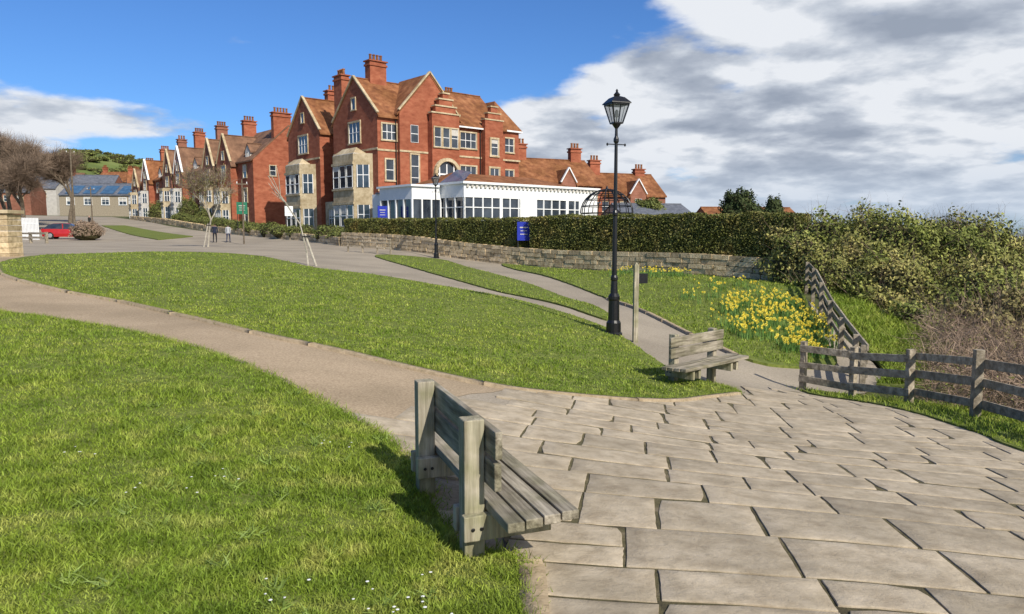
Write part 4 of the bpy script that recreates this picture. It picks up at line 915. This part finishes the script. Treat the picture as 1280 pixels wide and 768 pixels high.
def noise(vec,sc,det,ro=.55,dist=0,off=(0,0,0)):
    mp=N.new('ShaderNodeMapping');mp.inputs['Location'].default_value=off;L.new(vec,mp.inputs[0])
    n=N.new('ShaderNodeTexNoise');n.inputs['Scale'].default_value=sc;n.inputs['Detail'].default_value=det;n.inputs['Roughness'].default_value=ro;n.inputs['Distortion'].default_value=dist;L.new(mp.outputs[0],n.inputs['Vector']);return n.outputs[0]
n1=noise(cv.outputs[0],2.6,8,.52,.05);nb=noise(cv.outputs[0],2.6,8,.52,.05,(-.02,.05,-.09));n2=noise(cv.outputs[0],1.9,3,.5,.1,(3.1,1.7,0))
bord=math_('SUBTRACT',azm,math_('MULTIPLY_ADD',elv,1.5,-.29))
mask=mr(bord,-.12,.20)
def blob(a0,e0,wa,we):
    d=math_('ADD',math_('POWER',math_('DIVIDE',math_('SUBTRACT',azm,a0),wa),2),math_('POWER',math_('DIVIDE',math_('SUBTRACT',elv,e0),we),2));return math_('EXPONENT',math_('MULTIPLY',d,-1))
bl=math_('ADD',math_('MULTIPLY',blob(-.60,.13,.10,.06),.85),math_('MULTIPLY',blob(-.42,.13,.12,.04),.65));bl=math_('ADD',bl,math_('MULTIPLY',blob(0.02,.225,.10,.03),.45))
bl=math_('ADD',bl,math_('MULTIPLY',blob(-.36,.235,.05,.015),.5))
mask=math_('MAXIMUM',mask,math_('MINIMUM',bl,1));mask=math_('MAXIMUM',mask,math_('MULTIPLY',mr(y,.25,-.2),.35))
dens=math_('ADD',n1,math_('MULTIPLY_ADD',mask,.54,-.46))
alpha=mr(dens,.30,.46)
sh=math_('ADD',math_('MULTIPLY',math_('SUBTRACT',n1,nb),4.2),math_('MULTIPLY',math_('SUBTRACT',n2,.5),1.5))
thick=mr(dens,.36,.72);lit=math_('ADD',math_('SUBTRACT',.95,math_('MULTIPLY',thick,.40)),sh)
cr=N.new('ShaderNodeValToRGB');L.new(lit,cr.inputs[0]);e=cr.color_ramp.elements;e[0].position=.05;e[0].color=(.32,.37,.46,1);e[1].position=.98;e[1].color=(.82,.85,.90,1);k=e.new(.38);k.color=(.42,.47,.56,1);k=e.new(.66);k.color=(.58,.63,.71,1)
hz=N.new('ShaderNodeMix');hz.data_type='RGBA';hz.inputs['B'].default_value=(.52,.62,.76,1);L.new(mr(z,.0,.12,.7,0),hz.inputs['Factor']);L.new(cr.outputs[0],hz.inputs['A'])
L.new(hz.outputs['Result'],bc.inputs[0])
mx=N.new('ShaderNodeMixShader');L.new(math_('MULTIPLY',alpha,mr(z,-.02,.03)),mx.inputs[0]);L.new(bg.outputs[0],mx.inputs[1]);L.new(bc.outputs[0],mx.inputs[2]);L.new(mx.outputs[0],out.inputs[0])
# ---------------------------------------------------------------- camera
cd=bpy.data.cameras.new('camera');cd.sensor_width=36;cd.lens=36*914/1280;cd.clip_end=20000;cd.clip_start=.05
c=bpy.data.objects.new('camera',cd);link(c);c.location=(0,0,1.7);c.rotation_euler=(math.pi/2-pt,0,0);bpy.context.scene.camera=c
sc=bpy.context.scene;sc.view_settings.view_transform='Standard';sc.view_settings.look='None';sc.view_settings.exposure=0
